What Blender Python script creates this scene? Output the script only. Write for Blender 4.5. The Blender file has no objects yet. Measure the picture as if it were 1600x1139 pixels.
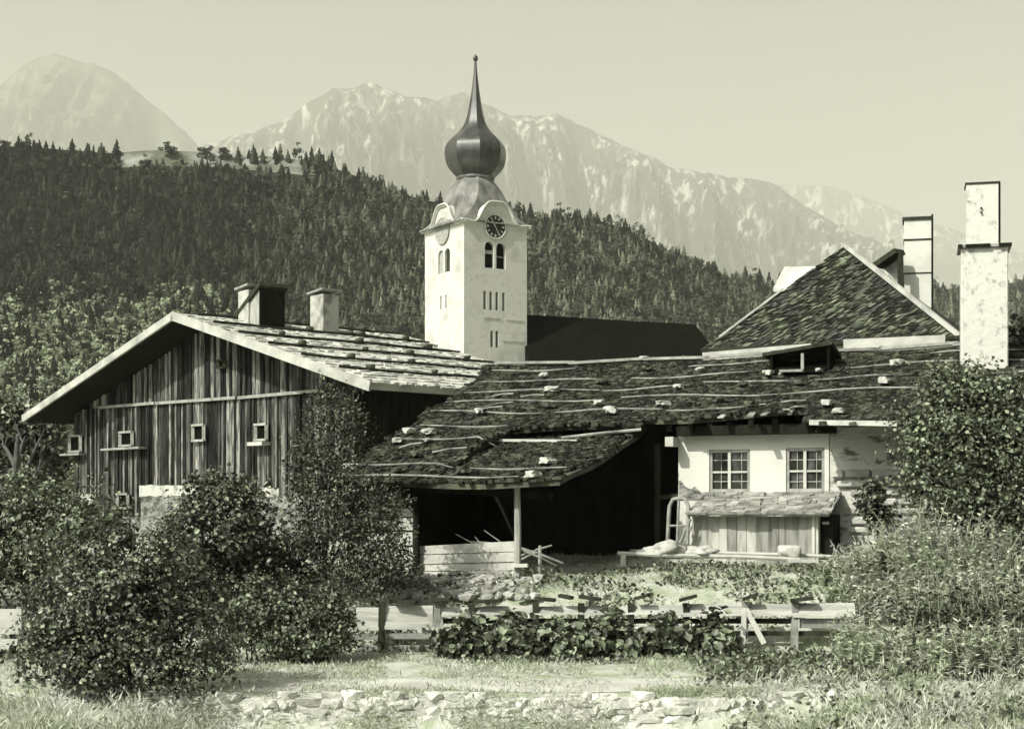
import bpy, bmesh, math, random
import numpy as np
from mathutils import Vector, Matrix, noise
random.seed(7)
rng = np.random.default_rng(11)
SC = bpy.context.scene
COL = SC.collection
CZ, F, HX, HY = 2.28, 2500.0, 800.0, 800.0      # camera height; focal length, horizon in photo pixels
R = math.radians

def at(px, py, Y):
    return Vector(((px - HX) / F * Y, Y, CZ + (HY - py) / F * Y))

# ------------------------------------------------------------------ object helpers
def link(o, parent=None):
    COL.objects.link(o)
    if parent is not None: o.parent = parent
    return o
def rootloc(p):
    while p is not None and p.parent is not None: p = p.parent
    return Vector(p.location) if p is not None else Vector((0, 0, 0))
def thing(name, label, cat, loc, group=None):
    o = bpy.data.objects.new(name, None); o.location = loc; o.empty_display_size = .2
    link(o); o['label'] = label; o['category'] = cat
    if group: o['group'] = group
    return o
def tag(o, label, cat, group=None, kind=None):
    o['label'] = label; o['category'] = cat
    if group: o['group'] = group
    if kind: o['kind'] = kind
    return o

def np_mesh(name, V, Fc, smooth=False, tone=None):
    V = np.asarray(V, dtype=np.float32); Fc = np.asarray(Fc, dtype=np.int32)
    n, k = Fc.shape
    me = bpy.data.meshes.new(name)
    me.vertices.add(len(V)); me.vertices.foreach_set('co', V.ravel())
    me.loops.add(n * k); me.loops.foreach_set('vertex_index', Fc.ravel())
    me.polygons.add(n)
    me.polygons.foreach_set('loop_start', np.arange(0, n * k, k, dtype=np.int32))
    me.polygons.foreach_set('loop_total', np.full(n, k, dtype=np.int32))
    if smooth: me.polygons.foreach_set('use_smooth', np.ones(n, dtype=bool))
    if tone is not None:
        a = me.attributes.new('tone', 'FLOAT', 'POINT'); a.data.foreach_set('value', np.asarray(tone, dtype=np.float32))
    me.update(calc_edges=True)
    return me
def np_obj(name, V, Fc, mat, parent=None, smooth=False, tone=None, origin=None):
    o0 = rootloc(parent) if parent is not None else Vector(origin or (0, 0, 0))
    V = np.asarray(V, dtype=np.float64) - np.array(o0)
    me = np_mesh(name, V, Fc, smooth, tone); me.materials.append(mat)
    o = bpy.data.objects.new(name, me)
    if parent is None: o.location = o0
    return link(o, parent)

class MB:
    """collects shapes in world coordinates; build() links them as ONE mesh object"""
    def __init__(s): s.v = []; s.f = []
    def add(s, vs, fs):
        b = len(s.v); s.v += [tuple(v) for v in vs]; s.f += [tuple(i + b for i in f) for f in fs]; return s
    def hexa(s, c):   # c: 8 corners, 4 bottom (ccw from above) + 4 top
        return s.add(c, [(3,2,1,0),(4,5,6,7),(0,1,5,4),(1,2,6,5),(2,3,7,6),(3,0,4,7)])
    def bar(s, p, q, w, h, up=(0,0,1)):
        p = Vector(p); q = Vector(q); d = (q - p).normalized(); up = Vector(up)
        sd = d.cross(up)
        if sd.length < 1e-4: sd = d.cross(Vector((1,0,0)))
        sd.normalize(); uu = sd.cross(d)
        a = sd * w / 2; b = uu * h / 2
        return s.hexa([p-a-b, p+a-b, q+a-b, q-a-b, p-a+b, p+a+b, q+a+b, q-a+b])
    def tube(s, pts, rad, n=7, cap=True):
        pts = [Vector(p) for p in pts]; m = len(pts)
        if not hasattr(rad, '__len__'): rad = [rad] * m
        b = len(s.v); prev = None
        for i, p in enumerate(pts):
            d = (pts[min(i+1, m-1)] - pts[max(i-1, 0)]).normalized()
            sd = d.cross(Vector((0,0,1))) if prev is None else prev - d * prev.dot(d)
            if sd.length < 1e-4: sd = d.cross(Vector((1,0,0)))
            sd.normalize(); prev = sd; u = d.cross(sd)
            for k in range(n):
                a = 2*math.pi*k/n
                s.v.append(tuple(p + (sd*math.cos(a) + u*math.sin(a)) * rad[i]))
        for i in range(m-1):
            for k in range(n):
                k2 = (k+1) % n
                s.f.append((b+i*n+k, b+i*n+k2, b+(i+1)*n+k2, b+(i+1)*n+k))
        if cap:
            s.f.append(tuple(b+k for k in reversed(range(n)))); s.f.append(tuple(b+(m-1)*n+k for k in range(n)))
        return s
    def prism(s, poly, d):   # poly: 3-D points, d: extrusion vector
        n = len(poly); d = Vector(d); poly = [Vector(p) for p in poly]
        return s.add(poly + [p + d for p in poly], [tuple(reversed(range(n))), tuple(range(n, 2*n))] + [(i, (i+1) % n, n + (i+1) % n, n + i) for i in range(n)])
    def stone(s, c, rx, ry, rz, seed=0, rough=.25, rot=0.0, sub=2, chip=True):
        bm = bmesh.new(); bmesh.ops.create_icosphere(bm, subdivisions=sub, radius=1)
        rr = random.Random(seed); off = Vector((rr.uniform(-50,50), rr.uniform(-50,50), rr.uniform(-50,50)))
        cr, sr = math.cos(rot), math.sin(rot); vs = []
        for v in bm.verts:
            p = v.co * (1 + rough * 1.6 * noise.noise(v.co * 1.3 + off))
            if chip: p = Vector((max(-.82, min(.82, p.x)), max(-.82, min(.82, p.y)), max(-.7, min(.7, p.z))))
            x, y, z = p.x*rx, p.y*ry, p.z*rz
            vs.append((c[0] + x*cr - y*sr, c[1] + x*sr + y*cr, c[2] + z))
        bm.verts.index_update(); fs = [tuple(v.index for v in f.verts) for f in bm.faces]; bm.free()
        return s.add(vs, fs)
    def build(s, name, mat, parent=None, smooth=False, bevel=0, origin=None, fixn=True):
        o0 = rootloc(parent) if parent is not None else Vector(origin or (0,0,0))
        me = bpy.data.meshes.new(name)
        me.from_pydata([tuple(Vector(v) - o0) for v in s.v], [], s.f)
        if fixn:
            bm = bmesh.new(); bm.from_mesh(me); bmesh.ops.recalc_face_normals(bm, faces=bm.faces[:]); bm.to_mesh(me); bm.free()
        if smooth: me.polygons.foreach_set('use_smooth', [True]*len(me.polygons))
        me.materials.append(mat); me.update()
        o = bpy.data.objects.new(name, me)
        if parent is None: o.location = o0
        link(o, parent)
        if bevel:
            m = o.modifiers.new('bevel', 'BEVEL'); m.width = bevel; m.segments = 1; m.limit_method = 'ANGLE'
        return o

def cut(o, cutter):
    """boolean difference in world space, baked into the mesh"""
    c = cutter.build('cutter', o.data.materials[0], None)
    m = o.modifiers.new('cut', 'BOOLEAN'); m.operation = 'DIFFERENCE'; m.object = c; m.solver = 'EXACT'
    bpy.context.view_layer.update()
    dg = bpy.context.evaluated_depsgraph_get()
    me = bpy.data.meshes.new_from_object(o.evaluated_get(dg))
    o.modifiers.remove(m); o.data = me
    bpy.data.objects.remove(c)

# ------------------------------------------------------------------ materials
def g(v, a=1.0): return (v*.995, v*1.0, v*.91, 1)
def gg(v): return (v*.88, v*1.0, v*.68, 1)
def mat(name, c1, c2=None, scale=3.0, detail=6, lo=.35, hi=.65, rough=.85, bump=0.0, bscale=None, island=None, stretch=(1,1,1),
        metal=0.0, trans=0.0, tone=False, spec=.3, third=None):
    m = bpy.data.materials.new(name); m.use_nodes = True; nt = m.node_tree; N = nt.nodes; L = nt.links
    b = N['Principled BSDF']; b.inputs['Roughness'].default_value = rough; b.inputs['Metallic'].default_value = metal
    b.inputs['Specular IOR Level'].default_value = spec
    tc = N.new('ShaderNodeTexCoord'); mp = N.new('ShaderNodeMapping'); mp.inputs['Scale'].default_value = stretch
    L.new(tc.outputs['Object'], mp.inputs['Vector'])
    def nz(sc, det):
        n = N.new('ShaderNodeTexNoise'); n.inputs['Scale'].default_value = sc; n.inputs['Detail'].default_value = det
        n.inputs['Roughness'].default_value = .62
        L.new(mp.outputs['Vector'], n.inputs['Vector']); return n
    def ramp(sock, l, h):
        r = N.new('ShaderNodeMapRange'); r.inputs['From Min'].default_value = l; r.inputs['From Max'].default_value = h
        L.new(sock, r.inputs['Value']); return r.outputs['Result']
    def mix(fac, a, c):
        x = N.new('ShaderNodeMix'); x.data_type = 'RGBA'
        L.new(fac, x.inputs['Factor'])
        for s_, v in (('A', a), ('B', c)):
            i = [q for q in x.inputs if q.name == s_ and q.type == 'RGBA'][0]
            if isinstance(v, tuple): i.default_value = v
            else: L.new(v, i)
        return [q for q in x.outputs if q.type == 'RGBA'][0]
    col = None
    if c2 is not None:
        n1 = nz(scale, detail); col = mix(ramp(n1.outputs['Fac'], lo, hi), c1, c2)
        if third is not None:
            n3 = nz(third[1], 4); col = mix(ramp(n3.outputs['Fac'], third[2], third[3]), col, third[0])
    if island or tone:
        if tone:
            at_ = N.new('ShaderNodeAttribute'); at_.attribute_name = 'tone'; src = at_.outputs['Fac']
        else:
            ge = N.new('ShaderNodeNewGeometry'); src = ge.outputs['Random Per Island']
            if len(island) > 2:
                pw = N.new('ShaderNodeMath'); pw.operation = 'POWER'; L.new(src, pw.inputs[0]); pw.inputs[1].default_value = island[2]; src = pw.outputs[0]
            r = N.new('ShaderNodeMapRange'); r.inputs['To Min'].default_value = island[0]; r.inputs['To Max'].default_value = island[1]
            L.new(src, r.inputs['Value']); src = r.outputs['Result']
        mul = N.new('ShaderNodeVectorMath'); mul.operation = 'SCALE'
        if col is None: mul.inputs[0].default_value = c1[:3]
        else: L.new(col, mul.inputs[0])
        L.new(src, mul.inputs['Scale']); col = mul.outputs['Vector']
    if col is None: b.inputs['Base Color'].default_value = c1
    else: L.new(col, b.inputs['Base Color'])
    if bump:
        n2 = nz(bscale or scale*2, 8); bp = N.new('ShaderNodeBump'); bp.inputs['Strength'].default_value = bump
        bp.inputs['Distance'].default_value = .05; L.new(n2.outputs['Fac'], bp.inputs['Height']); L.new(bp.outputs['Normal'], b.inputs['Normal'])
    if trans:
        t = N.new('ShaderNodeBsdfTranslucent'); ms = N.new('ShaderNodeMixShader'); ms.inputs[0].default_value = trans
        if col is None: t.inputs['Color'].default_value = c1
        else: L.new(col, t.inputs['Color'])
        L.new(b.outputs[0], ms.inputs[1]); L.new(t.outputs[0], ms.inputs[2]); L.new(ms.outputs[0], N['Material Output'].inputs['Surface'])
    return m

M = {}
M['ground'] = mat('dry_grass_soil', gg(.30), g(.48), 1.6, 10, .4, .62, bump=.6, bscale=9)
M['path'] = mat('pale_gravel', g(.40), g(.58), 1.4, 12, .42, .62, bump=.6, bscale=16)
M['meadow'] = mat('hill_grass', gg(.10), g(.30), .03, 6, .45, .6)
M['rock'] = mat('mountain_rock', gg(.05), g(.42), .010, 15, .51, .57, stretch=(1.5,.6,.6), third=(gg(.05), .0016, .45, .57))
M['rock_dark'] = mat('wooded_mountain', gg(.03), gg(.14), .006, 14, .42, .62)
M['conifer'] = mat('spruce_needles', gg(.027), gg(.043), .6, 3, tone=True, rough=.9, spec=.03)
M['plaster'] = mat('lime_plaster', g(.52), g(.34), .55, 12, .50, .72, rough=.95, bump=.3, bscale=5, spec=.1, third=(g(.40), 3.0, .55, .7))
M['white_wall'] = mat('whitewash', g(.56), g(.44), 1.2, 8, .5, .75, rough=.95, bump=.2, bscale=9, spec=.1)
M['rough_wall'] = mat('flaking_whitewash', g(.50), g(.12), 2.2, 10, .53, .64, rough=.95, bump=.6, bscale=9, stretch=(1,1,2.2), spec=.1)
M['plank_dark'] = mat('weathered_planks', g(.120), g(.022), 2.6, 10, .40, .60, island=(.15,3.0,2.4), stretch=(4,4,.55), third=(g(.025), .8, .54, .66), rough=.85, bump=.4, bscale=14, spec=.1)
M['fence_board'] = mat('weathered_fence_boards', g(.46), g(.22), 1.6, 10, .42, .66, rough=.85, bump=.4, bscale=12, stretch=(.5,2,5), spec=.1)
M['black_wood'] = mat('shaded_black_wood', gg(.022), gg(.010), 3, 5, rough=.95, stretch=(2,2,.4), spec=.05)  # near-black for parts in shadow; the shade is put into the colour
M['dark_wood'] = mat('dark_old_wood', gg(.05), gg(.02), 3, 6, rough=.9, stretch=(2,2,.5), spec=.1)
M['pale_wood'] = mat('sun_bleached_wood', g(.50), g(.30), 3, 8, .4, .75, rough=.8, bump=.2, bscale=10, spec=.15, island=(.85,1.1))
M['grey_wood'] = mat('grey_wood', g(.34), g(.16), 4, 8, .4, .7, rough=.85, bump=.3, bscale=10, island=(.6,1.15), spec=.15)
M['shed_board'] = mat('silvery_boards', g(.40), g(.17), 2.5, 8, .45, .7, rough=.85, bump=.3, bscale=10, island=(.5,1.2), stretch=(4,4,.5), spec=.15)
M['moss_shingle'] = mat('mossy_shingles', gg(.070), g(.032), 2.2, 8, .36, .64, rough=.95, island=(.42,2.1,1.9), bump=.4, bscale=20, spec=.05)
M['grey_shingle'] = mat('wall_shingles', gg(.070), g(.030), 1.5, 8, .38, .62, rough=.9, island=(.35,3.4,3.0), bump=.4, bscale=20, spec=.1)
M['pale_shingle'] = mat('pale_shingles', g(.55), g(.30), 1.2, 8, .4, .7, rough=.85, island=(.7,1.1), bump=.3, bscale=14, spec=.15)
M['verge'] = mat('weathered_verge', g(.44), g(.26), 1.5, 9, .4, .68, rough=.85, bump=.3, bscale=10, spec=.1)
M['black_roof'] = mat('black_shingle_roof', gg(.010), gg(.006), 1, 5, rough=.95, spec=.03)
M['lean_shingle'] = mat('grey_bleached_shingles', g(.40), g(.18), 3.5, 9, .4, .65, rough=.9, island=(.6,1.2), bump=.5, bscale=14, spec=.1)
M['metal'] = mat('tarnished_sheet_metal', g(.060), g(.022), 1.4, 9, .38, .62, rough=.36, metal=.0, bump=.15, bscale=5, stretch=(1,1,.6), spec=.6)
M['metal_pale'] = mat('pale_sheet_metal', g(.22), g(.075), 1.0, 9, .38, .62, rough=.5, metal=.0, bump=.12, bscale=5, stretch=(1,1,.6), spec=.4)
M['grey_trim'] = mat('bleached_trim', g(.30), g(.15), 4, 8, .4, .7, rough=.85, spec=.1)
M['wall_stone'] = mat('pale_wall_stone', g(.60), g(.42), 3, 9, .4, .65, rough=.95, island=(.8,1.1), bump=.6, bscale=12, spec=.1, third=(gg(.22), 5, .58, .7))
M['pole'] = mat('grey_pole', g(.34), g(.10), 2.2, 6, .38, .62, rough=.85, spec=.1)
M['floor'] = mat('forest_floor', gg(.022), gg(.05), .03, 6, .4, .65, rough=1, spec=0)
M['dial'] = mat('black_clock_dial', gg(.014), gg(.03), 3, 4, rough=.7)
M['dial_pale'] = mat('faded_clock_dial', g(.36), g(.26), 3, 4, rough=.85)
M['gilt'] = mat('pale_numerals', g(.42), rough=.6)
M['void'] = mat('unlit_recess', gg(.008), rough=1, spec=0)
M['glass'] = mat('old_window_glass', gg(.02), g(.07), 2.5, 3, .45, .6, rough=.12, spec=.6)
M['stone'] = mat('field_stone', g(.50), g(.30), 6, 8, rough=.9, island=(.55,1.15), bump=.4, bscale=14, spec=.15)
M['stone_dark'] = mat('lichen_stone', gg(.09), g(.04), 6, 8, rough=.95, island=(.6,1.4), bump=.4, bscale=14, spec=.1)
M['sack'] = mat('pale_sackcloth', g(.50), g(.34), 9, 6, rough=.95, bump=.3, bscale=20, spec=.05)
M['bare_stone'] = mat('bare_wall_stone', g(.32), g(.07), 5, 9, .42, .6, rough=.95, bump=.8, bscale=10, stretch=(1,1,2))
M['footing'] = mat('old_footing_stone', g(.24), g(.06), 2.6, 10, .42, .6, rough=.95, bump=.8, bscale=9, stretch=(1,1,1.8), spec=.1)
M['bright_rough'] = mat('stained_limewash', g(.42), g(.16), 1.8, 10, .5, .66, rough=.95, bump=.6, bscale=8)
M['bark'] = mat('bark', g(.10), g(.04), 6, 8, rough=.95, stretch=(3,3,.6), bump=.5, bscale=12)
M['leaf_dark'] = mat('dark_leaves', gg(.06), gg(.10), 1.2, 4, island=(.3,4.2,3.0), trans=.16, rough=.42, spec=.45)
M['leaf_mid'] = mat('mid_leaves', gg(.11), gg(.17), 1.2, 4, island=(.3,2.6,2.0), trans=.2, rough=.45, spec=.4)
M['leaf_pale'] = mat('pale_weeds', gg(.44), g(.58), .9, 4, island=(.45,1.4), trans=.35, rough=.6, spec=.2)
M['grass'] = mat('dry_grass', gg(.42), g(.60), .7, 4, island=(.6,1.25), trans=.38, rough=.7, spec=.1)
M['needle'] = mat('feathery_leaves', gg(.045), gg(.07), 1.5, 4, island=(.25,4.5,3.2), trans=.14, rough=.5, spec=.3)

# ------------------------------------------------------------------ camera, sky, sun
cam = bpy.data.cameras.new('camera'); co = bpy.data.objects.new('camera', cam); COL.objects.link(co)
co.location = (0, 0, CZ); co.rotation_euler = (R(90), 0, 0)
cam.sensor_width = 36; cam.lens = F / 1600 * 36; cam.shift_y = (HY - 569.5) / 1600
cam.clip_start = .1; cam.clip_end = 90000
SC.camera = co
AZ, EL = R(48), R(41)
S = Vector((-math.sin(AZ)*math.cos(EL), -math.cos(AZ)*math.cos(EL), math.sin(EL)))
sl = bpy.data.lights.new('sun', 'SUN'); sl.energy = 5.0; sl.angle = R(.5); sl.color = (1, .985, .89)
so = bpy.data.objects.new('sun', sl); so.rotation_euler = S.to_track_quat('Z', 'Y').to_euler(); so.location = (0,0,60); COL.objects.link(so)
w = bpy.data.worlds.new('World'); SC.world = w; w.use_nodes = True
nt = w.node_tree; bg = nt.nodes['Background']
sky = nt.nodes.new('ShaderNodeTexSky'); sky.sky_type = 'NISHITA'; sky.sun_disc = False
sky.sun_elevation = EL; sky.sun_rotation = math.atan2(S.x, S.y); sky.dust_density = 8.0; sky.ozone_density = 1; sky.air_density = 1
bw = nt.nodes.new('ShaderNodeRGBToBW'); mx = nt.nodes.new('ShaderNodeVectorMath'); mx.operation = 'SCALE'
mx.inputs[0].default_value = (.995, 1.0, .90)
nt.links.new(sky.outputs[0], bw.inputs[0]); nt.links.new(bw.outputs[0], mx.inputs['Scale']); nt.links.new(mx.outputs['Vector'], bg.inputs['Color'])
bg.inputs['Strength'].default_value = .118
SC.view_settings.view_transform = 'Standard'; SC.view_settings.look = 'None'; SC.view_settings.exposure = 0; SC.view_settings.gamma = 1
SC.render.engine = 'CYCLES'; SC.cycles.max_bounces = 6; SC.cycles.volume_bounces = 2; SC.cycles.transparent_max_bounces = 8
SC.cycles.use_denoising = True

# ------------------------------------------------------------------ ground
PY_ = [-60, 13, 19.6, 20.05, 22, 24.2, 24.95, 25.25, 26.2, 28, 32, 40, 60, 300, 900, 9000, 40000]
PZ_ = [-.9, -.75, -.62, -.01, .0, .06, .08, .42, .98, 1.2, 1.35, 1.5, 1.7, 4, 4, 4, 4]
def gz(X, Y):
    z = float(np.interp(Y, PY_, PZ_))
    if 9 < Y < 20.05:
        k = min(1, max(0, (X - 2.0) / 2.2)) + min(1, max(0, (-3.2 - X) / 1.6)); z += k * .50 * min(1, (Y - 9) / 7) * (1 if Y < 19.6 else .5)
    if 22.2 < Y < 70:
        z += .05 * noise.noise(Vector((X*.9, Y*.9, 0))) * min(1, (Y - 22.2))
        if Y > 26: z += .10 * noise.noise(Vector((X*.45, Y*.45, 3)))
    if 25 < Y < 31 and X > 1.0: z += .12 * min(1, (X - 1) / 2) * min(1, max(0, (Y-25)/1.5))
    return z
def graded(lo, flo, fhi, hi, step, ratio=1.35):
    a = list(np.arange(flo, fhi + 1e-6, step)); s = step; x = a[-1]
    while x < hi: s *= ratio; x += s; a.append(min(x, hi))
    s = step; x = a[0]
    while x > lo: s *= ratio; x -= s; a.insert(0, max(x, lo))
    return a
gx = graded(-19500, -12, 14, 19500, .35); gy = graded(-60, 13, 34, 24300, .28)
V = [(x, y, gz(x, y)) for y in gy for x in gx]; nx = len(gx)
Fq = [(j*nx+i, j*nx+i+1, (j+1)*nx+i+1, (j+1)*nx+i) for j in range(len(gy)-1) for i in range(nx-1)]
o = np_obj('ground', V, Fq, M['ground'], smooth=True); o['kind'] = 'structure'
# the path: a worn strip along the top of the retaining wall
V = []; xs = np.arange(-14, 14.01, .3); K = 9
for x in xs:
    e0 = 20.35 + .12*noise.noise(Vector((x*.8, 0, 9))); e1 = 21.9 + .22*noise.noise(Vector((x*.6, 5, 9)))
    for k in range(K):
        y = e0 + (e1-e0)*k/(K-1); V.append((x, y, gz(x, y) + .006))
Fq = [(i*K+k, (i+1)*K+k, (i+1)*K+k+1, i*K+k+1) for i in range(len(xs)-1) for k in range(K-1)]
o = np_obj('path', V, Fq, M['path'], smooth=True); o['kind'] = 'structure'

# ------------------------------------------------------------------ hill and mountains
RX = [-1100, -300, 0, 60, 120, 175, 230, 330, 400, 480, 520, 600, 650, 700, 780, 850, 900, 950, 1000, 1050, 1090, 1130, 1180, 1230, 1300, 1400, 1480, 1600, 1900, 2700]
RY = [480, 232, 228, 231, 236, 240, 235, 238, 243, 251, 262, 292, 310, 320, 330, 340, 340, 348, 368, 395, 413, 432, 440, 444, 448, 458, 452, 440, 430, 560]
def hill_pt(px, t):
    Dr = float(np.interp(px, [-300, 1000, 1250, 1500, 1900], [820, 860, 1000, 1500, 1700]))
    yr = float(np.interp(px, RX, RY))
    D = Dr + (330 - Dr) * t
    y = yr + (790 - yr) * max(t, 0) ** .85 if t >= 0 else yr
    X = (px - HX) / F * D; z = CZ + (HY - y) / F * D
    if t < 0: z = CZ + (HY - yr) / F * Dr + (Dr - D) * .35
    z += 6 * noise.noise(Vector((X*.012, D*.012, 2))) * min(1, max(0, t) * 6) * min(1, (1-t)*5)
    return Vector((X, D, z))
pxs = list(range(-1100, 2701, 20)); ts = [-.5, -.3, -.12] + [i/40 for i in range(41)]
V = [hill_pt(p, t) for t in ts for p in pxs]; n = len(pxs)
Fq = [(j*n+i, (j+1)*n+i, (j+1)*n+i+1, j*n+i+1) for j in range(len(ts)-1) for i in range(n-1)]
o = np_obj('hill', V, Fq, M['floor'], smooth=True); o['kind'] = 'structure'
o.data.materials.append(M['meadow'])
for f in o.data.polygons:
    j, i = divmod(f.index, n-1)
    if 175 < pxs[i] < 470 and j < 4: f.material_index = 1

def mountain(name, prof, D, depth, amp, seed, m, pitch=3.5, NR=84):
    xs = np.arange(prof[0][0], prof[-1][0] + 1, pitch); px = [p[0] for p in prof]; py = [p[1] for p in prof]
    rows = [-.45, -.25, -.1] + [i/NR for i in range(NR+1)]
    V = []; base = 3.0; fq_ = 1 / (D * .06)
    for x in xs:
        y = float(np.interp(x, px, py)); zr = CZ + (HY - y) / F * D; X = (x - HX) / F * D
        jag = noise.fractal(Vector((X*fq_*3.2, seed, 0)), .7, 2.1, 6) * amp * .07
        for t in rows:
            tt = abs(t); zz = base + (zr + jag - base) * (1 - tt) ** (1.2 if t > 0 else 1.6); yy = D - depth * t
            if t > 0:
                sk = X*fq_ + .5*t*noise.noise(Vector((X*fq_*.5, t*2, seed)))
                a_ = noise.ridged_multi_fractal(Vector((sk*1.5, t*1.3, seed)), .8, 2.1, 7, 1.0, 2.0) - 1.1
                b_ = noise.fractal(Vector((X*fq_*9, zz*fq_*10, seed+3)), .6, 2.1, 6)
                yy -= (a_ * amp * 1.9 + b_*amp*.35) * min(1, t*6); zz += (a_ * amp * .42 + b_*amp*.22) * min(1, t*3.5) * (1 - t)
            V.append((X, yy, zz))
    n = len(rows)
    Fq = [(i*n+j, i*n+j+1, (i+1)*n+j+1, (i+1)*n+j) for i in range(len(xs)-1) for j in range(n-1)]
    o = np_obj(name, V, Fq, m); o['kind'] = 'structure'
    o.data.polygons.foreach_set('use_smooth', [True]*len(o.data.polygons)); return o
mountain('left_mountain', [(-420,330),(-200,230),(-60,165),(0,135),(30,108),(60,90),(85,84),(120,95),(150,100),(180,112),(210,140),(250,172),(290,208),(330,250),(420,330),(520,420)], 13500, 4500, 270, 4.1, M['rock_dark'])
mountain('central_mountain', [(60,360),(200,290),(330,222),(400,205),(440,188),(480,160),(520,140),(580,133),(640,150),(680,156),(720,145),(760,163),(800,186),(830,181),(870,178),(920,200),(960,222),(1000,240),(1060,262),(1090,268),(1130,277),(1200,282),(1240,310),(1300,345),(1340,365),(1380,400),(1420,430),(1560,520)], 12500, 5000, 400, 1.7, M['rock'])
mountain('distant_ridge', [(1000,340),(1100,300),(1220,290),(1300,292),(1350,306),(1400,330),(1440,345),(1500,362),(1600,395),(1750,410),(1950,380)], 19500, 5000, 340, 8.3, M['rock'])

# ------------------------------------------------------------------ the forest (one mass) and the ridge trees
def conifer_tpl(seed, tiers=7, seg=8):
    r = random.Random(seed); V = []; Fc = []
    for i in range(tiers):
        t = i / tiers; z0 = .10 + .86 * t; z1 = z0 + .26 * (1 - .55*t) + .03
        rad = .20 * (1 - t) ** .85 + .012; b = len(V); V.append((r.uniform(-.01,.01), r.uniform(-.01,.01), min(1, z1)))
        a0 = r.uniform(0, 6.28)
        for k in range(seg):
            a = a0 + 2*math.pi*k/seg; q = rad * (r.uniform(.55, 1.25) if k % 2 else r.uniform(.8, 1.3))
            V.append((q*math.cos(a), q*math.sin(a), z0 + r.uniform(-.05, .03)))
        for k in range(seg): Fc.append((b, b+1+k, b+1+(k+1) % seg))
    return np.array(V), np.array(Fc)
def broad_tpl(seed, n=150):
    r = np.random.default_rng(seed)
    c = r.normal(size=(9, 3)) * np.array([.17, .17, .17]) + np.array([0, 0, .56])
    P = c[r.integers(0, 9, n)]; d = r.normal(size=(n, 3)); d /= np.linalg.norm(d, axis=1)[:, None]
    P = P + d * (.17 * r.uniform(.6, 1.1, n))[:, None]; P[:, 2] = np.clip(P[:, 2], .05, 1.05)
    u = np.cross(d, r.normal(size=(n, 3))); u /= np.linalg.norm(u, axis=1)[:, None]; v = np.cross(d, u)
    s = r.uniform(.05, .09, n)[:, None]
    V = np.stack([P + u*s, P - u*s*.6 + v*s, P - u*s*.6 - v*s], 1).reshape(-1, 3)
    return V, np.arange(3*n).reshape(-1, 3)
CT = [conifer_tpl(100 + i) for i in range(7)]; BT = [broad_tpl(200 + i) for i in range(5)]
VV = []; FF = []; TT = []; base = 0; placed = 0
fr = random.Random(5)
while placed < 36000:
    px = fr.uniform(-560, 2160); t = fr.random()
    Dr = float(np.interp(px, [-300, 1000, 1250, 1500, 1900], [820, 860, 1000, 1500, 1700])); D = Dr + (330-Dr)*t
    if fr.random() > (D / Dr) ** .7: continue
    y = float(np.interp(px, RX, RY)); yy = y + (790-y) * t**.85
    if 185 < px < 475 and t < .034 and not (365 < px < 480 and t < .014): continue
    p = hill_pt(px, t)
    patch = noise.noise(Vector((p.x*.02, p.y*.02, 7)))
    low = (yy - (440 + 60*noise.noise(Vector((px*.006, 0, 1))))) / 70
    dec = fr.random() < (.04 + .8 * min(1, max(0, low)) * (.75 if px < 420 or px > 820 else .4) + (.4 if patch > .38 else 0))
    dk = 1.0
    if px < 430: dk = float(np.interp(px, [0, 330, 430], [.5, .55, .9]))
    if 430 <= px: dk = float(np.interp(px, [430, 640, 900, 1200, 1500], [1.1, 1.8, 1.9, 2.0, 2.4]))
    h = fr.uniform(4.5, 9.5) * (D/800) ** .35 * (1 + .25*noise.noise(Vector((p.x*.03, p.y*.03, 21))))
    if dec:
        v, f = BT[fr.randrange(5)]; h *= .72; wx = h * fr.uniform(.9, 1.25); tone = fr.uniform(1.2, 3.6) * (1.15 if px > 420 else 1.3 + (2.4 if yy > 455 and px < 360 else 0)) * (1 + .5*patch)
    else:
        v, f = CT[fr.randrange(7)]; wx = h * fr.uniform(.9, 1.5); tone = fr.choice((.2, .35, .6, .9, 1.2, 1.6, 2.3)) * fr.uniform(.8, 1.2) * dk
        if fr.random() < .22: v, f = BT[fr.randrange(5)]; wx = h * fr.uniform(.7, 1.0)
    a = fr.uniform(0, 6.28); c, s = math.cos(a), math.sin(a)
    q = np.stack([(v[:,0]*c - v[:,1]*s)*wx + p.x, (v[:,0]*s + v[:,1]*c)*wx + p.y, v[:,2]*h + p.z - .6], 1)
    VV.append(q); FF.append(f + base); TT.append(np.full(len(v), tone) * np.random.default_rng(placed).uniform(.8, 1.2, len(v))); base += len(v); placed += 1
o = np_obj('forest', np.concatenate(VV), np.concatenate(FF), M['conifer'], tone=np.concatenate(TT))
tag(o, 'dense spruce forest covering the hill behind the church', 'forest', kind='stuff')

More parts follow.
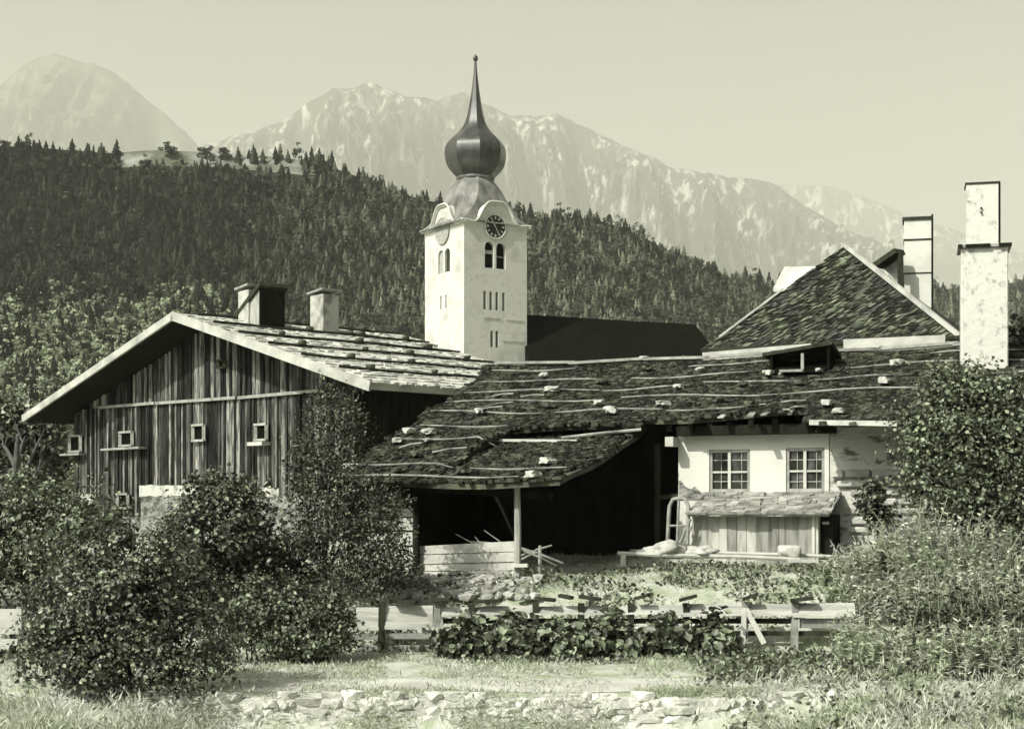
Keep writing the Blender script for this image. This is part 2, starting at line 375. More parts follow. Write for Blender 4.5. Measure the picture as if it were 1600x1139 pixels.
# ------------------------------------------------------------------ leaves
def norm(a): return a / np.maximum(1e-9, np.linalg.norm(a, axis=1))[:, None]
def leaf_quads(P, Nn, A, size, ratio, fold=.25):
    """four-corner leaves: stalk end, two sides lifted a little, tip"""
    Bv = norm(np.cross(Nn, A)); s = size[:, None]
    if ratio > .3:      # pointed oval leaf: two folded halves
        lift = Nn*s*fold*ratio; q1 = P + A*s*.28; q2 = P + A*s*.66; tip = P + A*s + Nn*s*(-.12)
        V = np.stack([P, q1 + Bv*s*ratio*.9 + lift, q2 + Bv*s*ratio*.75 + lift*.8, tip, q2 - Bv*s*ratio*.75 + lift*.8, q1 - Bv*s*ratio*.9 + lift], 1).reshape(-1, 3)
        b = np.arange(len(P))[:,None]*6
        return V, np.concatenate([b + np.array([0,3,2,1]), b + np.array([0,5,4,3])])
    p0 = P; p2 = P + A*s; mid = P + A*s*.45
    p1 = mid + Bv*s*ratio + Nn*s*fold*ratio; p3 = mid - Bv*s*ratio + Nn*s*fold*ratio
    V = np.stack([p0, p1, p2, p3], 1).reshape(-1, 3)
    return V, np.arange(len(V)).reshape(-1, 4)
def foliage_pts(blobs, nclump, nleaf, cr, r, inner=.45, zlow=-.75):
    B = np.array(blobs, dtype=float); wgt = (B[:,3]*B[:,4]*B[:,5]) ** .66; wgt /= wgt.sum()
    bi = r.choice(len(B), nclump, p=wgt)
    d = norm(r.normal(size=(nclump, 3))); d[:,2] = np.where(d[:,2] < zlow, -d[:,2], d[:,2])
    rad = (inner + (1 - inner) * r.random(nclump) ** .6) * np.where(r.random(nclump) < .16, r.uniform(1.05, 1.35, nclump), 1)
    cc = B[bi,:3] + d * B[bi,3:] * rad[:,None]
    ci = np.repeat(np.arange(nclump), nleaf)
    off = r.normal(size=(len(ci), 3)) * cr * r.uniform(.6, 1.5, nclump)[ci][:,None]; off[:,2] *= .75
    ns = nclump // 5; si = r.choice(nclump, ns); sd = norm(d[si] + np.array([0,0,.55]) + r.normal(size=(ns,3))*.35)
    k_ = 16; tt = np.tile(np.linspace(.15, 1, k_), ns); sq = np.repeat(np.arange(ns), k_); L_ = (cr * r.uniform(2.6, 5.0, ns))[sq]
    sp = cc[si][sq] + sd[sq] * (tt*L_)[:,None] + r.normal(size=(len(sq),3))*cr*.22; sp[:,2] -= .25*L_*tt**2
    P1 = np.concatenate([cc[ci] + off, sp]); d1 = np.concatenate([d[ci], sd[sq]]); N1 = np.concatenate([norm(d[ci]*.7 + norm(off)*.5 + np.array([0,0,.35]) + r.normal(size=(len(ci),3))*.55), norm(np.array([0,0,.6]) + r.normal(size=(len(sq),3))*.6)])
    return P1, N1, d1
    return cc[ci] + off, norm(d[ci] * .7 + norm(off) * .5 + np.array([0,0,.35]) + r.normal(size=(len(ci),3))*.55), d[ci]
def bush(name, label, cat, base, blobs, nclump, nleaf, size, m, cr=.12, ratio=.42, droop=0.0, seed=1, stems=5, srad=.025, group=None, smat=None, part='foliage', stem='stem', inner=.45, rough_up=0.0):
    r = np.random.default_rng(seed); base = Vector(base)
    t = thing(name, label, cat, base, group)
    P, Nn, d = foliage_pts(blobs, nclump, nleaf, cr, r, inner)
    A = norm(np.cross(Nn, r.normal(size=P.shape))); A[:,2] -= droop; A[:,2] += rough_up; A = norm(A)
    V, Fq = leaf_quads(P, Nn, A, size * (.4 + 1.25*r.random(len(P))**1.5), ratio)
    zmin = gz(base.x, base.y) - .02
    V[:,2] = np.maximum(V[:,2], zmin)
    np_obj(part, V, Fq, m, t)
    mb = MB(); rr = random.Random(seed)
    order = list(blobs); rr.shuffle(order)
    for b in order[:max(stems, 1)] if stems else []:
        c = Vector(b[:3]); root = base + Vector((rr.uniform(-.12,.12), rr.uniform(-.12,.12), -.08))
        mid = root.lerp(c, .5) + Vector((rr.uniform(-.1,.1), rr.uniform(-.1,.1), .12)); tip = c + Vector((rr.uniform(-.3,.3)*b[3], rr.uniform(-.3,.3)*b[4], b[5]*.7))
        mb.tube([root, mid, c, tip], [srad, srad*.8, srad*.55, srad*.2], 6)
        for q in range(4):
            e = c + Vector((rr.gauss(0,1)*b[3]*.5, rr.gauss(0,1)*b[4]*.5, rr.uniform(-.2,.8)*b[5]))
            mb.tube([mid.lerp(c, rr.random()), e], [srad*.4, srad*.12], 5)
    if stems: mb.build(stem, smat or M['bark'], t)
    return t
def B(px, py, Y, rx, ry, dy=None):
    """a crown blob: centre by place, radii in photo pixels at that distance"""
    c = at(px, py, Y); k = Y / F
    return (c.x, c.y, c.z, rx*k, (dy if dy else min(rx, ry)*k), ry*k)

# round trees alone on the ridge meadow
for i, (px, hh, lab) in enumerate([(265, 9.5, 'solitary round tree on the bright ridge meadow, left of the others'), (322, 8.5, 'round tree on the ridge meadow, first of the close pair'), (349, 8.0, 'smaller round tree on the ridge meadow beside the spruces')]):
    p = hill_pt(px, .012); t = thing('round_tree', lab, 'tree', p, 'lone trees on the ridge')
    v, f = BT[i]; q = np.stack([v[:,0]*hh*1.25 + p.x, v[:,1]*hh*1.25 + p.y, v[:,2]*hh*.85 + p.z], 1)
    v2, f2 = BT[(i+2) % 5]; q2 = np.stack([v2[:,0]*hh*1.2 + p.x, v2[:,1]*hh*1.2 + p.y, v2[:,2]*hh*.8 + p.z], 1)
    np_obj('crown', np.concatenate([q, q2]), np.concatenate([f, f2 + len(v)]), M['conifer'], t, tone=np.full(len(v)+len(v2), 1.5))
    MB().tube([p + Vector((0,0,-.5)), p + Vector((0,0,hh*.5))], [.3, .15], 6).build('trunk', M['bark'], t)

# ------------------------------------------------------------------ shingles
def shingles(mb, fn, nrm, b0, b1, left, right, expo, wmin, wmax, th=.03, seed=3, ragged=.05, skip=.02, over=1.35, jit=.04):
    r = random.Random(seed); nrm = Vector(nrm)
    b = b0
    while b < b1 - .02:
        a = left(b) + r.uniform(-ragged, ragged); ae = right(b) + r.uniform(-ragged, ragged)
        while a < ae - .03:
            wd = min(r.uniform(wmin, wmax), ae - a)
            if r.random() > skip:
                j = r.uniform(-jit, jit); bb0 = b + j*.3; bb1 = min(b + expo*over + j, b1 + r.uniform(0, ragged*1.6))
                h0 = .012; h1 = th * r.uniform(.5, 1.9); lf = r.uniform(-.008, .012)
                p = [fn(a, bb0), fn(a+wd-.006, bb0), fn(a+wd-.006+r.uniform(-.008,.008), bb1), fn(a+r.uniform(-.008,.008), bb1)]
                lo = [p[0]-nrm*.02, p[1]-nrm*.02, p[2]-nrm*.01, p[3]-nrm*.01]
                hi = [p[0]+nrm*h0, p[1]+nrm*h0, p[2]+nrm*(h1+lf), p[3]+nrm*(h1-lf)]
                mb.hexa(lo + hi)
            a += wd
        b += expo
    return mb

# ------------------------------------------------------------------ BARN (left)
KB = 1.15
bR = at(580, 598, 34*KB); bL = at(38, 650, 45.8*KB)
gv = Vector((bR.x-bL.x, bR.y-bL.y, 0)); GW = gv.length; gv.normalize(); rv = Vector((-gv.y, gv.x, 0))
ZE = bR.z; RISE = 2.2*KB; MID = GW*.505; TP = RISE / MID
barn = thing('wooden_barn', 'large weathered plank barn with a low pale shingled roof at left', 'barn', Vector((bL.x, bL.y, 1.4)))
bl0 = Vector((bL.x, bL.y, 0))
def bp(a, r_, z): return bl0 + gv*a + rv*r_ + Vector((0,0,z))
def roofz(a): return ZE + RISE * (1 - abs(a - MID)/(MID if a < MID else GW-MID))
DO, EO, LB = 1.2, 1.1, 8.4      # gable overhang, eave overhang, roof length
A0, A1 = EO, GW - 1.85
ZB = ZE - 3.3                    # bottom of the planked storeys
# core walls
mb = MB(); core = [(A0, .3), (A1, .3), (A1, roofz(A1)-.3), (MID, roofz(MID)-.36), (A0, roofz(A0)-.3)]
mb.prism([bp(a, DO+.06, z) for a, z in core], rv*(LB-DO*1.6))
core_o = mb.build('wall', M['black_wood'], barn)
def bga(px):   # gable coordinate under a photo column
    k = (px - HX)/F; c = bl0 + rv*DO
    return (k*c.y - c.x) / (gv.x - k*gv.y)
def bgz(a, py): return CZ + (HY-py)/F * (bl0 + rv*DO + gv*a).y
# planks of the gable: one skin, upper field set 4 cm proud of the lower
mb = MB(); r = random.Random(21)
def belt(a):
    if not hasattr(belt, 'k'):
        q0, q1 = bga(160), bga(520); belt.k = (q0, bgz(q0, 638), q1, bgz(q1, 611))
    q0, z0, q1, z1 = belt.k; return z0 + (z1-z0)*(a-q0)/(q1-q0) + .02*math.sin(a)
def plank_row(z0f, z1f, rr, w0, w1, a0, a1):
    a = a0
    while a < a1:
        wd = r.uniform(w0, w1); wd = min(wd, a1 - a + .01); d = rr - r.uniform(.0, .045); tw = r.uniform(-.012, .012)
        z0 = z0f(a + wd/2); z1 = z1f(a + wd/2)
        if z1 - z0 > .1:
            mb.hexa([bp(a, d, z0), bp(a+wd-.015, d+tw, z0), bp(a+wd-.015, DO+.06, z0), bp(a, DO+.06, z0), bp(a+tw, d, z1), bp(a+wd-.015+tw, d-tw, z1), bp(a+wd-.015, DO+.06, z1), bp(a, DO+.06, z1)])
        a += wd
plank_row(lambda a: belt(a), lambda a: roofz(a) - .26, DO, .09, .22, A0 + 1.1, A1)
plank_row(lambda a: ZB + r.uniform(-.06,.06), lambda a: min(belt(a), roofz(a) - .28) - .002, DO+.02, .10, .24, A0, A1)
# cover battens
for a in np.arange(A0+.4, A1, .62):
    if r.random() < .75:
        a_ = a + r.uniform(-.15,.15); z1 = min(belt(a_), roofz(a_)-.3)-.03
        mb.hexa([bp(a_, DO-.06, ZB), bp(a_+.09, DO-.06, ZB), bp(a_+.09, DO-.005, ZB), bp(a_, DO-.005, ZB), bp(a_, DO-.06, z1), bp(a_+.09, DO-.06, z1), bp(a_+.09, DO-.005, z1), bp(a_, DO-.005, z1)])
clad = mb.build('plank_cladding', M['plank_dark'], barn)
mb = MB()
for (x0, x1) in ((158, 245), (247, 372), (376, 522)):
    a0, a1 = bga(x0), bga(x1); mb.bar(bp(a0, DO-.07, belt(a0)+.02), bp(a1, DO-.07, belt(a1)+.03), .08, .085)
mb.build('belt_rail', M['grey_trim'], barn)
# stone footing
mb = MB(); mb.prism([bp(A0+.05, DO+.03, .2), bp(A1-.05, DO+.03, .2), bp(A1-.05, DO+.03, ZB-.01), bp(A0+.05, DO+.03, ZB-.01)], rv*.4)
q0 = bga(224); mb.hexa([bp(q0, DO-.085, .2), bp(A1-.05, DO-.085, .2), bp(A1-.05, DO+.02, .2), bp(q0, DO+.02, .2), bp(q0, DO-.085, bgz(q0, 772)), bp(A1-.05, DO-.085, bgz(A1, 776)), bp(A1-.05, DO+.02, bgz(A1, 776)), bp(q0, DO+.02, bgz(q0, 772))])
mb.build('stone_footing', M['footing'], barn)
mb = MB()
for (x0, x1, y0, y1) in ((222, 440, 757, 775), (130, 150, 770, 800)):
    a0, a1 = bga(x0), bga(x1); aa = np.linspace(a0, a1, 24 if x1-x0 > 50 else 5)
    mb.prism([bp(a, DO-.10, bgz(a, y1 + r.uniform(-1.5, 2))) for a in aa] + [bp(a, DO-.10, bgz(a, y0 + 5*(a-a0)/(a1-a0) + r.uniform(-.5, 1.5))) for a in aa[::-1]], rv*.12)
mb.build('lime_band', M['bright_rough'], barn)
# corner post and small openings
mb = MB(); mb.bar(bp(A1-.1, DO-.05, .3), bp(A1-.1, DO-.05, ZE-.1), .2, .16); mb.build('corner_post', M['grey_wood'], barn)
def barn_window(x0, x1, y0, y1, fr_=.065, sill=False, shelf=None, frame_m='grey_wood'):
    a0, a1 = bga(x0), bga(x1); z1, z0 = bgz(a0, y0), bgz(a0, y1)
    mb = MB(); d0 = DO - .12
    for (p, q, ww, hh) in ((bp(a0, d0, z0), bp(a0, d0, z1), fr_, .10), (bp(a1, d0, z0), bp(a1, d0, z1), fr_, .10), (bp(a0-fr_/2, d0, z1), bp(a1+fr_/2, d0, z1), .11, fr_), (bp(a0-fr_/2, d0, z0), bp(a1+fr_/2, d0, z0), .11, fr_)):
        mb.bar(p, q, ww, hh)
    wn = mb.build('window', M[frame_m], barn)
    mb = MB(); mb.prism([bp(a0+.02, DO-.075, z0+.02), bp(a1-.02, DO-.075, z0+.02), bp(a1-.02, DO-.075, z1-.02), bp(a0+.02, DO-.075, z1-.02)], rv*.02); mb.build('pane', M['void'], wn)
    if sill: MB().bar(bp(a0-.1, DO-.2, z0-.11), bp(a1+.1, DO-.2, z0-.11), .28, .10).build('sill', M['pale_wood'], wn)
    if shelf:
        b0, b1 = bga(shelf[0]), bga(shelf[1]); zs = bgz(b0, shelf[2])
        MB().bar(bp(b0, DO-.2, zs), bp(b1, DO-.2, zs), .30, .06).build('shelf', M['grey_trim'], wn)
    return wn
barn_window(114, 131, 682, 706, frame_m='grey_trim', shelf=(108, 138, 711))
barn_window(193, 212, 676, 697, frame_m='grey_trim', shelf=(172, 232, 703))
barn_window(307, 324, 665, 689)
barn_window(405, 422, 664, 688, sill=True)
barn_window(346, 356, 564, 576, fr_=.04, frame_m='dark_wood')
barn_window(189, 205, 772, 794, frame_m='grey_trim')
# roof
def bslope(side):
    d = (gv*(-1 if side == 0 else 1)) * (MID if side == 0 else GW-MID) - Vector((0,0,RISE)); ln = d.length; d.normalize()
    n_ = d.cross(rv) if side == 0 else rv.cross(d)
    if n_.z < 0: n_ = -n_
    return d, ln, n_
mb = MB()
for side in (0, 1):
    d, ln, n_ = bslope(side); p0 = bp(MID, 0, ZE+RISE)
    q = [p0, p0 + d*ln, p0 + d*ln + rv*LB, p0 + rv*LB]
    mb.hexa([p - n_*.17 for p in q] + [p - n_*.02 for p in q])
    fn = lambda a, b, p0=p0, d=d: p0 + rv*a + d*b
    shingles(mb, fn, n_, 0, ln, lambda b: .0, lambda b: LB, .42, .12, .26, th=.035, seed=31+side, ragged=.06)
broof = mb.build('roof', M['pale_shingle'], barn)
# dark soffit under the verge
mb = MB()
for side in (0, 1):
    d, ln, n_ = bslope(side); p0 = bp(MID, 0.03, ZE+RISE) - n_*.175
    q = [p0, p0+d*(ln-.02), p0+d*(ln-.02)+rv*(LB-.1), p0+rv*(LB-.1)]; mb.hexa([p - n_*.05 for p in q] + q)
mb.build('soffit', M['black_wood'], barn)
for side in (0, 1):
    d, ln, n_ = bslope(side); mb = MB(); p = bp(MID, -.04, ZE+RISE) - n_*.08
    mb.bar(p - d*.02, p + d*(ln+.04), .07, .25 if side else .22, up=n_); mb.build('verge_board', M['verge'], broof)
mb = MB(); p = bp(-.5, .35, ZE-.2); mb.bar(p, bp(.3, .35, ZE-.1), .3, .14); mb.build('gutter_end', M['dark_wood'], broof)
# weighting poles on the right slope, with dark stones on them
d, ln, n_ = bslope(1); p0 = bp(MID, 0, ZE+RISE); k = 0
ORD = ['first', 'second', 'third', 'fourth', 'fifth', 'sixth', 'seventh', 'eighth', 'ninth', 'tenth', 'eleventh', 'twelfth']
for i, (b, a0, a1) in enumerate(((.25, .6, LB-.3), (1.6, .3, LB-.2), (3.1, .2, LB-.2), (4.7, .15, LB-.2), (6.3, .15, LB-.3), (7.9, .2, LB-.2))):
    pts = [p0 + d*(b + .05*math.sin(3*a+i)) + rv*a + n_*(.075 + .012*math.sin(5*a)) for a in np.linspace(a0, a1, 9)]
    MB().tube(pts, [.042]*8+[.03], 6).build('weight_pole', M['dark_wood'], broof)
    na = 3 + (i % 2)
    for j in range(na):
        a = a0 + (a1-a0)*(j+.35+.3*r.random())/na; k += 1
        if i == 1 and a < 3.4: a += 2.6
        c = p0 + d*(b-.06) + rv*a + n_*.14; sz = r.uniform(.11, .18)
        st = MB().stone(c, sz, sz*.8, sz*.6, 300+k, rot=r.random()*3).build('roof_stone', M['stone_dark'], None, smooth=True, origin=c)
        tag(st, 'dark stone on the %s barn roof pole from the ridge, %s from the gable' % (ORD[i], ORD[j]), 'stone', 'stones weighing down the barn roof')
# chimneys: a boarded stack with a slanting lid, one white one behind it, one to the right
def box_rot(mb, c, ux, uy, hx, hy, z0, z1, z1b=None):
    z1b = z1 if z1b is None else z1b
    P = lambda a, b, z: Vector((c.x, c.y, 0)) + ux*a + uy*b + Vector((0,0,z))
    return mb.hexa([P(-hx,-hy,z0), P(hx,-hy,z0), P(hx,hy,z0), P(-hx,hy,z0), P(-hx,-hy,z1), P(hx,-hy,z1b), P(hx,hy,z1b), P(-hx,hy,z1)])
def chimney_white(px0, px1, ytop, a, rr, parent, hx, hy, label=None):
    c = bp(a, rr, 0); zt = CZ + (HY - ytop)/F * c.y
    ch = MB(); box_rot(ch, c, gv, rv, hx, hy, roofz(a)-.4, zt); o = ch.build('chimney', M['bright_rough'], parent, bevel=.02)
    lid = MB(); q = [c + gv*sx*(hx+.07) + rv*sy*(hy+.08) for sx, sy in ((-1,-1),(1,-1),(1,1),(-1,1))]
    lid.hexa([Vector((p.x, p.y, zt + .03 + .05*i_)) for i_, p in zip((0,1.6,1.6,0), q)] + [Vector((p.x, p.y, zt + .09 + .05*i_)) for i_, p in zip((0,1.6,1.6,0), q)])
    lid.build('lid', M['grey_wood'], o); return o
def bsolve(px, a):   # distance along the ridge so that (a, r) stands under a photo column
    k = (px - HX)/F; c = bl0 + gv*a
    return (k*c.y - c.x) / (rv.x - k*rv.y)
a_ = MID + .55; chimney_white(370, 415, 455, a_, bsolve(391, a_), barn, .27, .25)
a_ = MID + .9; chimney_white(485, 528, 462, a_, bsolve(507, a_), barn, .33, .30)
a_ = MID + 1.0; rr_ = bsolve(415, a_); c = bp(a_, rr_, 0); zt = CZ + (HY-448)/F*c.y
mb = MB(); P = lambda a, b, z: Vector((c.x, c.y, 0)) + gv*a + rv*b + Vector((0,0,z))
zb = roofz(a_) - .4
mb.hexa([P(-.75,-.42,zb), P(.3,-.42,zb), P(.3,.42,zb), P(-.75,.42,zb), P(-.75,-.42,zb+.75), P(.3,-.42,zt-.1), P(.3,.42,zt-.1), P(-.75,.42,zb+.75)])
cb = mb.build('chimney', M['shed_board'], barn)
lid = MB(); lid.bar(P(-1.35, 0, zb+.42), P(.42, 0, zt), 1.0, .12); lid.build('lid', M['dark_wood'], cb)
MB().hexa([P(.305,-.43,zb), P(.35,-.43,zb), P(.35,.43,zb), P(.305,.43,zb), P(.305,-.43,zt-.06), P(.35,-.43,zt-.06), P(.35,.43,zt-.06), P(.305,.43,zt-.06)]).build('shade_panel', M['black_wood'], cb)  # black panel paints the shade on the stack's right face
# side wall under the right eave, its shade put into near-black wood: braces
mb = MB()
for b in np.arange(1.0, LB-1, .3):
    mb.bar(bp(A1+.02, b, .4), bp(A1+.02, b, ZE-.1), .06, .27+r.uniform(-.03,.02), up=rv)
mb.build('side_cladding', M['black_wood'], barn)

# ------------------------------------------------------------------ CHURCH
church = thing('church', 'white church tower with onion dome and long black nave roof behind the farm', 'church', at(743, 780, 121))
rx = Vector((math.cos(R(32)), math.sin(R(32)), 0)); ry = Vector((-rx.y, rx.x, 0))
C0 = Vector(((725-HX)/F*118, 118, 0)); SW, SD = 5.5, 5.95
ctr = C0 + rx*SW/2 + ry*SD/2; ZT = 23.75
def tp(a, b, z): return C0 + rx*a + ry*b + Vector((0,0,z))
mb = MB(); mb.hexa([tp(0,0,3), tp(SW,0,3), tp(SW,SD,3), tp(0,SD,3), tp(0,0,ZT), tp(SW,0,ZT), tp(SW,SD,ZT), tp(0,SD,ZT)])
def brow(u): return 1.55*math.exp(-(abs(u)/1.42)**4) - .12*math.exp(-((abs(u)-1.9)/.5)**2)
def face_pt(side, u, d, z):    # side 0 = right (camera) face, 1 = left face, 2 back-right, 3 back; u along, d outward
    if side == 0: return tp(SW/2+u, -d, z)
    if side == 1: return tp(-d, SD/2-u, z)
    if side == 2: return tp(SW+d, SD/2+u, z)
    return tp(SW/2-u, SD+d, z)
tower = mb.build('tower', M['plaster'], church)
cutter = MB()
def arch(side, u0, u1, z0, z1, dp=.5, pf=.3):
    rad = (u1-u0)/2; um = (u0+u1)/2
    prof = [(u0, z0), (u1, z0)] + [(um + rad*math.cos(q), z1-rad + rad*math.sin(q)) for q in np.linspace(0, math.pi, 9)]
    pts = [face_pt(side, u, pf, z) for u, z in prof]; dv = face_pt(side, 0, -dp, 0) - face_pt(side, 0, pf, 0)
    cutter.prism(pts, dv); return prof
def tz(py, D=119.5): return CZ + (HY-py)/F*D
def tu(px, side=0):
    k = (px-HX)/F
    if side == 0: c = C0; return (k*c.y - c.x)/(rx.x - k*rx.y) - SW/2
    c = C0; return SD/2 - (k*c.y - c.x)/(ry.x - k*ry.y)
wins = []
for (x0, x1, y0, y1) in ((757.5, 772, 379, 420), (775.5, 790, 379, 420)): wins.append((0, tu(x0), tu(x1), tz(y1), tz(y0)))
for x in (757.5, 767, 776.5, 787): wins.append((0, tu(x-2.2), tu(x+2.2), tz(485), tz(456)))
for x in (768.5, 776.5): wins.append((0, tu(x-2.2), tu(x+2.4), tz(543), tz(517)))
for (x0, x1) in ((684.5, 693), (695, 703)): wins.append((1, tu(x0, 1), tu(x1, 1), tz(423), tz(386)))
for x in (689, 697): wins.append((1, tu(x-1.5, 1), tu(x+1.5, 1), tz(480), tz(458)))
for w_ in wins: arch(*w_)
cut(tower, cutter)
for i, (sd, u0, u1, z0, z1) in enumerate(wins):
    mb = MB(); rad = (u1-u0)/2; um = (u0+u1)/2
    prof = [(u0, z0), (u1, z0)] + [(um + rad*math.cos(q), z1-rad + rad*math.sin(q)) for q in np.linspace(0, math.pi, 9)]
    prof = [(um + (u-um)*.99, z0+.005 + (z-z0)*.995) for u, z in prof]
    dp = .30 if (sd == 0) else .16
    if i >= 10: dp = .08
    mb.prism([face_pt(sd, u, -dp, z) for u, z in prof], face_pt(sd, 0, -dp-.08, 0) - face_pt(sd, 0, -dp, 0))
    wn = mb.build('window', M['void'] if sd == 0 else (M['dial_pale'] if i != 9 else M['dark_wood']), church)
    if i in (0, 1):
        mz = z0 + (z1-z0)*(.62 if i == 0 else .5); MB().bar(face_pt(sd, u0, -.24, mz), face_pt(sd, u1, -.24, mz - (.1 if i else 0)), .05, .28 if i == 0 else .06).build('louvre', M['dial_pale'], wn)
# gable brows above the clocks and the cornice that rides over them
for sd, half in ((0, SW/2), (1, SD/2), (2, SD/2), (3, SW/2)):
    us = np.linspace(-half-.02, half+.02, 41)
    mb = MB(); pts = [face_pt(sd, u, 0.03, ZT - .5) for u in (us[0], us[-1])]
    prof = [(us[-1], ZT-.4)] + [(u, ZT + max(.0, brow(u)) + .02) for u in us[::-1]] + [(us[0], ZT-.4)]
    mb.prism([face_pt(sd, u, .03, z) for u, z in prof], face_pt(sd, 0, -.55, 0) - face_pt(sd, 0, .03, 0))
    mb.build('gable_brow', M['plaster'], church)
    ue = np.linspace(-half-.30, half+.30, 61)
    mb = MB()
    for hgt, dd, rad in ((0.0, .10, .085), (.11, .22, .075)):
        mb.tube([face_pt(sd, u, dd, ZT + brow(u) + hgt - .03*max(0, abs(u)-half+.3)) for u in ue], rad, 6)
    mb.build('cornice', M['plaster'], church)
# string courses
for sd, u0, u1, y in ((0, -1.1, .35, 497), (0, .9, 2.4, 498), (0, .6, 2.5, 531)):
    MB().bar(face_pt(sd, u0, .02, tz(y)), face_pt(sd, u1, .02, tz(y)), .06, .09).build('string_course', M['plaster'], church)
# clocks
for sd, px, py, rad, dm, nm in ((0, 773, 355, .86, M['dial'], M['gilt']), (1, 692.5, 359, .95, M['dial_pale'], M['dial'])):
    u0 = tu(px, sd); zc = tz(py, 119.5 if sd == 0 else 120)
    mb = MB(); mb.prism([face_pt(sd, u0 + rad*math.cos(q), .10, zc + rad*math.sin(q)) for q in np.linspace(0, 2*math.pi, 40, endpoint=False)], face_pt(sd, 0, .04, 0) - face_pt(sd, 0, .10, 0))
    ck = mb.build('clock', dm, church)
    mb = MB(); mb.tube([face_pt(sd, u0 + (rad+.03)*math.cos(q), .10, zc + (rad+.03)*math.sin(q)) for q in np.linspace(0, 2*math.pi, 41)], .05, 6); mb.build('rim', M['plaster'] if sd == 0 else M['dial_pale'], ck)
    for h_ in range(12):
        mb = MB(); q = 2*math.pi*h_/12; ca, sa = math.cos(q), math.sin(q); wd = .09 if h_ % 3 else .13
        mb.bar(face_pt(sd, u0 + rad*.66*ca, .106, zc + rad*.66*sa), face_pt(sd, u0 + rad*.90*ca, .106, zc + rad*.90*sa), wd, .012, up=face_pt(sd,0,1,0)-face_pt(sd,0,0,0))
        mb.build('numeral', nm if sd == 0 else M['grey_wood'], ck)
    for q, ln_, wd in ((R(125), .52, .09), (R(-60), .72, .06)):
        MB().bar(face_pt(sd, u0, .115, zc), face_pt(sd, u0 + ln_*math.cos(q), .115, zc + ln_*math.sin(q)), wd, .012, up=face_pt(sd,0,1,0)-face_pt(sd,0,0,0)).build('hand', nm if sd == 0 else M['grey_wood'], ck)
# bell-shaped lower roof and onion: eight-sided, lofted
def loft8(rows, name, m, parent, sub=4, smooth_v=True):
    zs = np.array([q[0] for q in rows]); H = np.array([q[1] for q in rows]); Kk = np.array([q[2] for q in rows])
    t = np.arange(len(rows)); tt = np.linspace(0, len(rows)-1, (len(rows)-1)*sub+1)
    def cr(y):   # Catmull-Rom
        yy = np.concatenate([[2*y[0]-y[1]], y, [2*y[-1]-y[-2]]]); out = []
        for q in tt:
            i = min(int(q), len(y)-2); f = q - i; p0, p1, p2, p3 = yy[i:i+4]
            out.append(.5*((2*p1) + (-p0+p2)*f + (2*p0-5*p1+4*p2-p3)*f*f + (-p0+3*p1-3*p2+p3)*f**3))
        return np.array(out)
    Z, Hh, K2 = cr(zs), cr(H), cr(Kk); V = []
    for z, h, k in zip(Z, Hh, K2):
        h = max(h, .02); k = min(max(k, .008), h)
        for (a, b) in ((h,-k),(h,k),(k,h),(-k,h),(-h,k),(-h,-k),(-k,-h),(k,-h)):
            V.append(Vector((ctr.x, ctr.y, 0)) + rx*a + ry*b + Vector((0,0,z)))
    n = len(Z); Fc = [(i*8+k, i*8+(k+1) % 8, (i+1)*8+(k+1) % 8, (i+1)*8+k) for i in range(n-1) for k in range(8)]
    mb = MB().add(V, Fc + [tuple(reversed(range(8))), tuple(range((n-1)*8, n*8))]); o = mb.build(name, m, parent)
    bm = bmesh.new(); bm.from_mesh(o.data)
    cl = [e for e in bm.edges if len(e.link_faces) == 2 and e.calc_face_angle(0) > R(24)]
    for f in bm.faces: f.smooth = True
    for e in cl: e.smooth = False
    bm.to_mesh(o.data); bm.free(); return o
o8 = .4142
bell = loft8([(ZT+.02, 3.2, 3.1), (ZT+.35, 2.85, 2.6), (ZT+.9, 2.5, 2.0), (ZT+1.7, 2.28, 1.35), (ZT+2.5, 2.05, .98), (ZT+3.1, 1.78, .78), (ZT+3.6, 1.42, .60), (ZT+3.95, 1.22, .5)], 'bell_roof', M['metal_pale'], church)
k_ = 122/2500
def oz(y): return CZ + (HY-y)*k_
on = [(oz(279), 1.36), (oz(274), 1.60), (oz(268), 1.86), (oz(261), 2.08), (oz(251), 2.22), (oz(241), 2.27), (oz(230), 2.19), (oz(222), 1.94), (oz(214), 1.56), (oz(206), 1.18), (oz(197), .88), (oz(187), .69), (oz(174), .54), (oz(160), .42), (oz(146), .32), (oz(130), .22), (oz(112), .13), (oz(93), .07)]
onion = loft8([(z, h*.965, h*.965*o8) for z, h in on], 'onion_dome', M['metal'], church)
mb = MB()
zc = oz(279)
mb.tube([Vector((ctr.x + 1.36*math.cos(q), ctr.y + 1.36*math.sin(q), zc-.05)) for q in np.linspace(0, 2*math.pi, 25)], .12, 6); mb.build('neck_ring', M['metal_pale'], onion)
mb = MB(); mb.stone(Vector((ctr.x, ctr.y, oz(92))), .22, .22, .27, 1, rough=0); mb.tube([Vector((ctr.x, ctr.y, oz(95))), Vector((ctr.x, ctr.y, oz(86)))], .06, 6); mb.build('finial', M['metal'], onion, smooth=True)
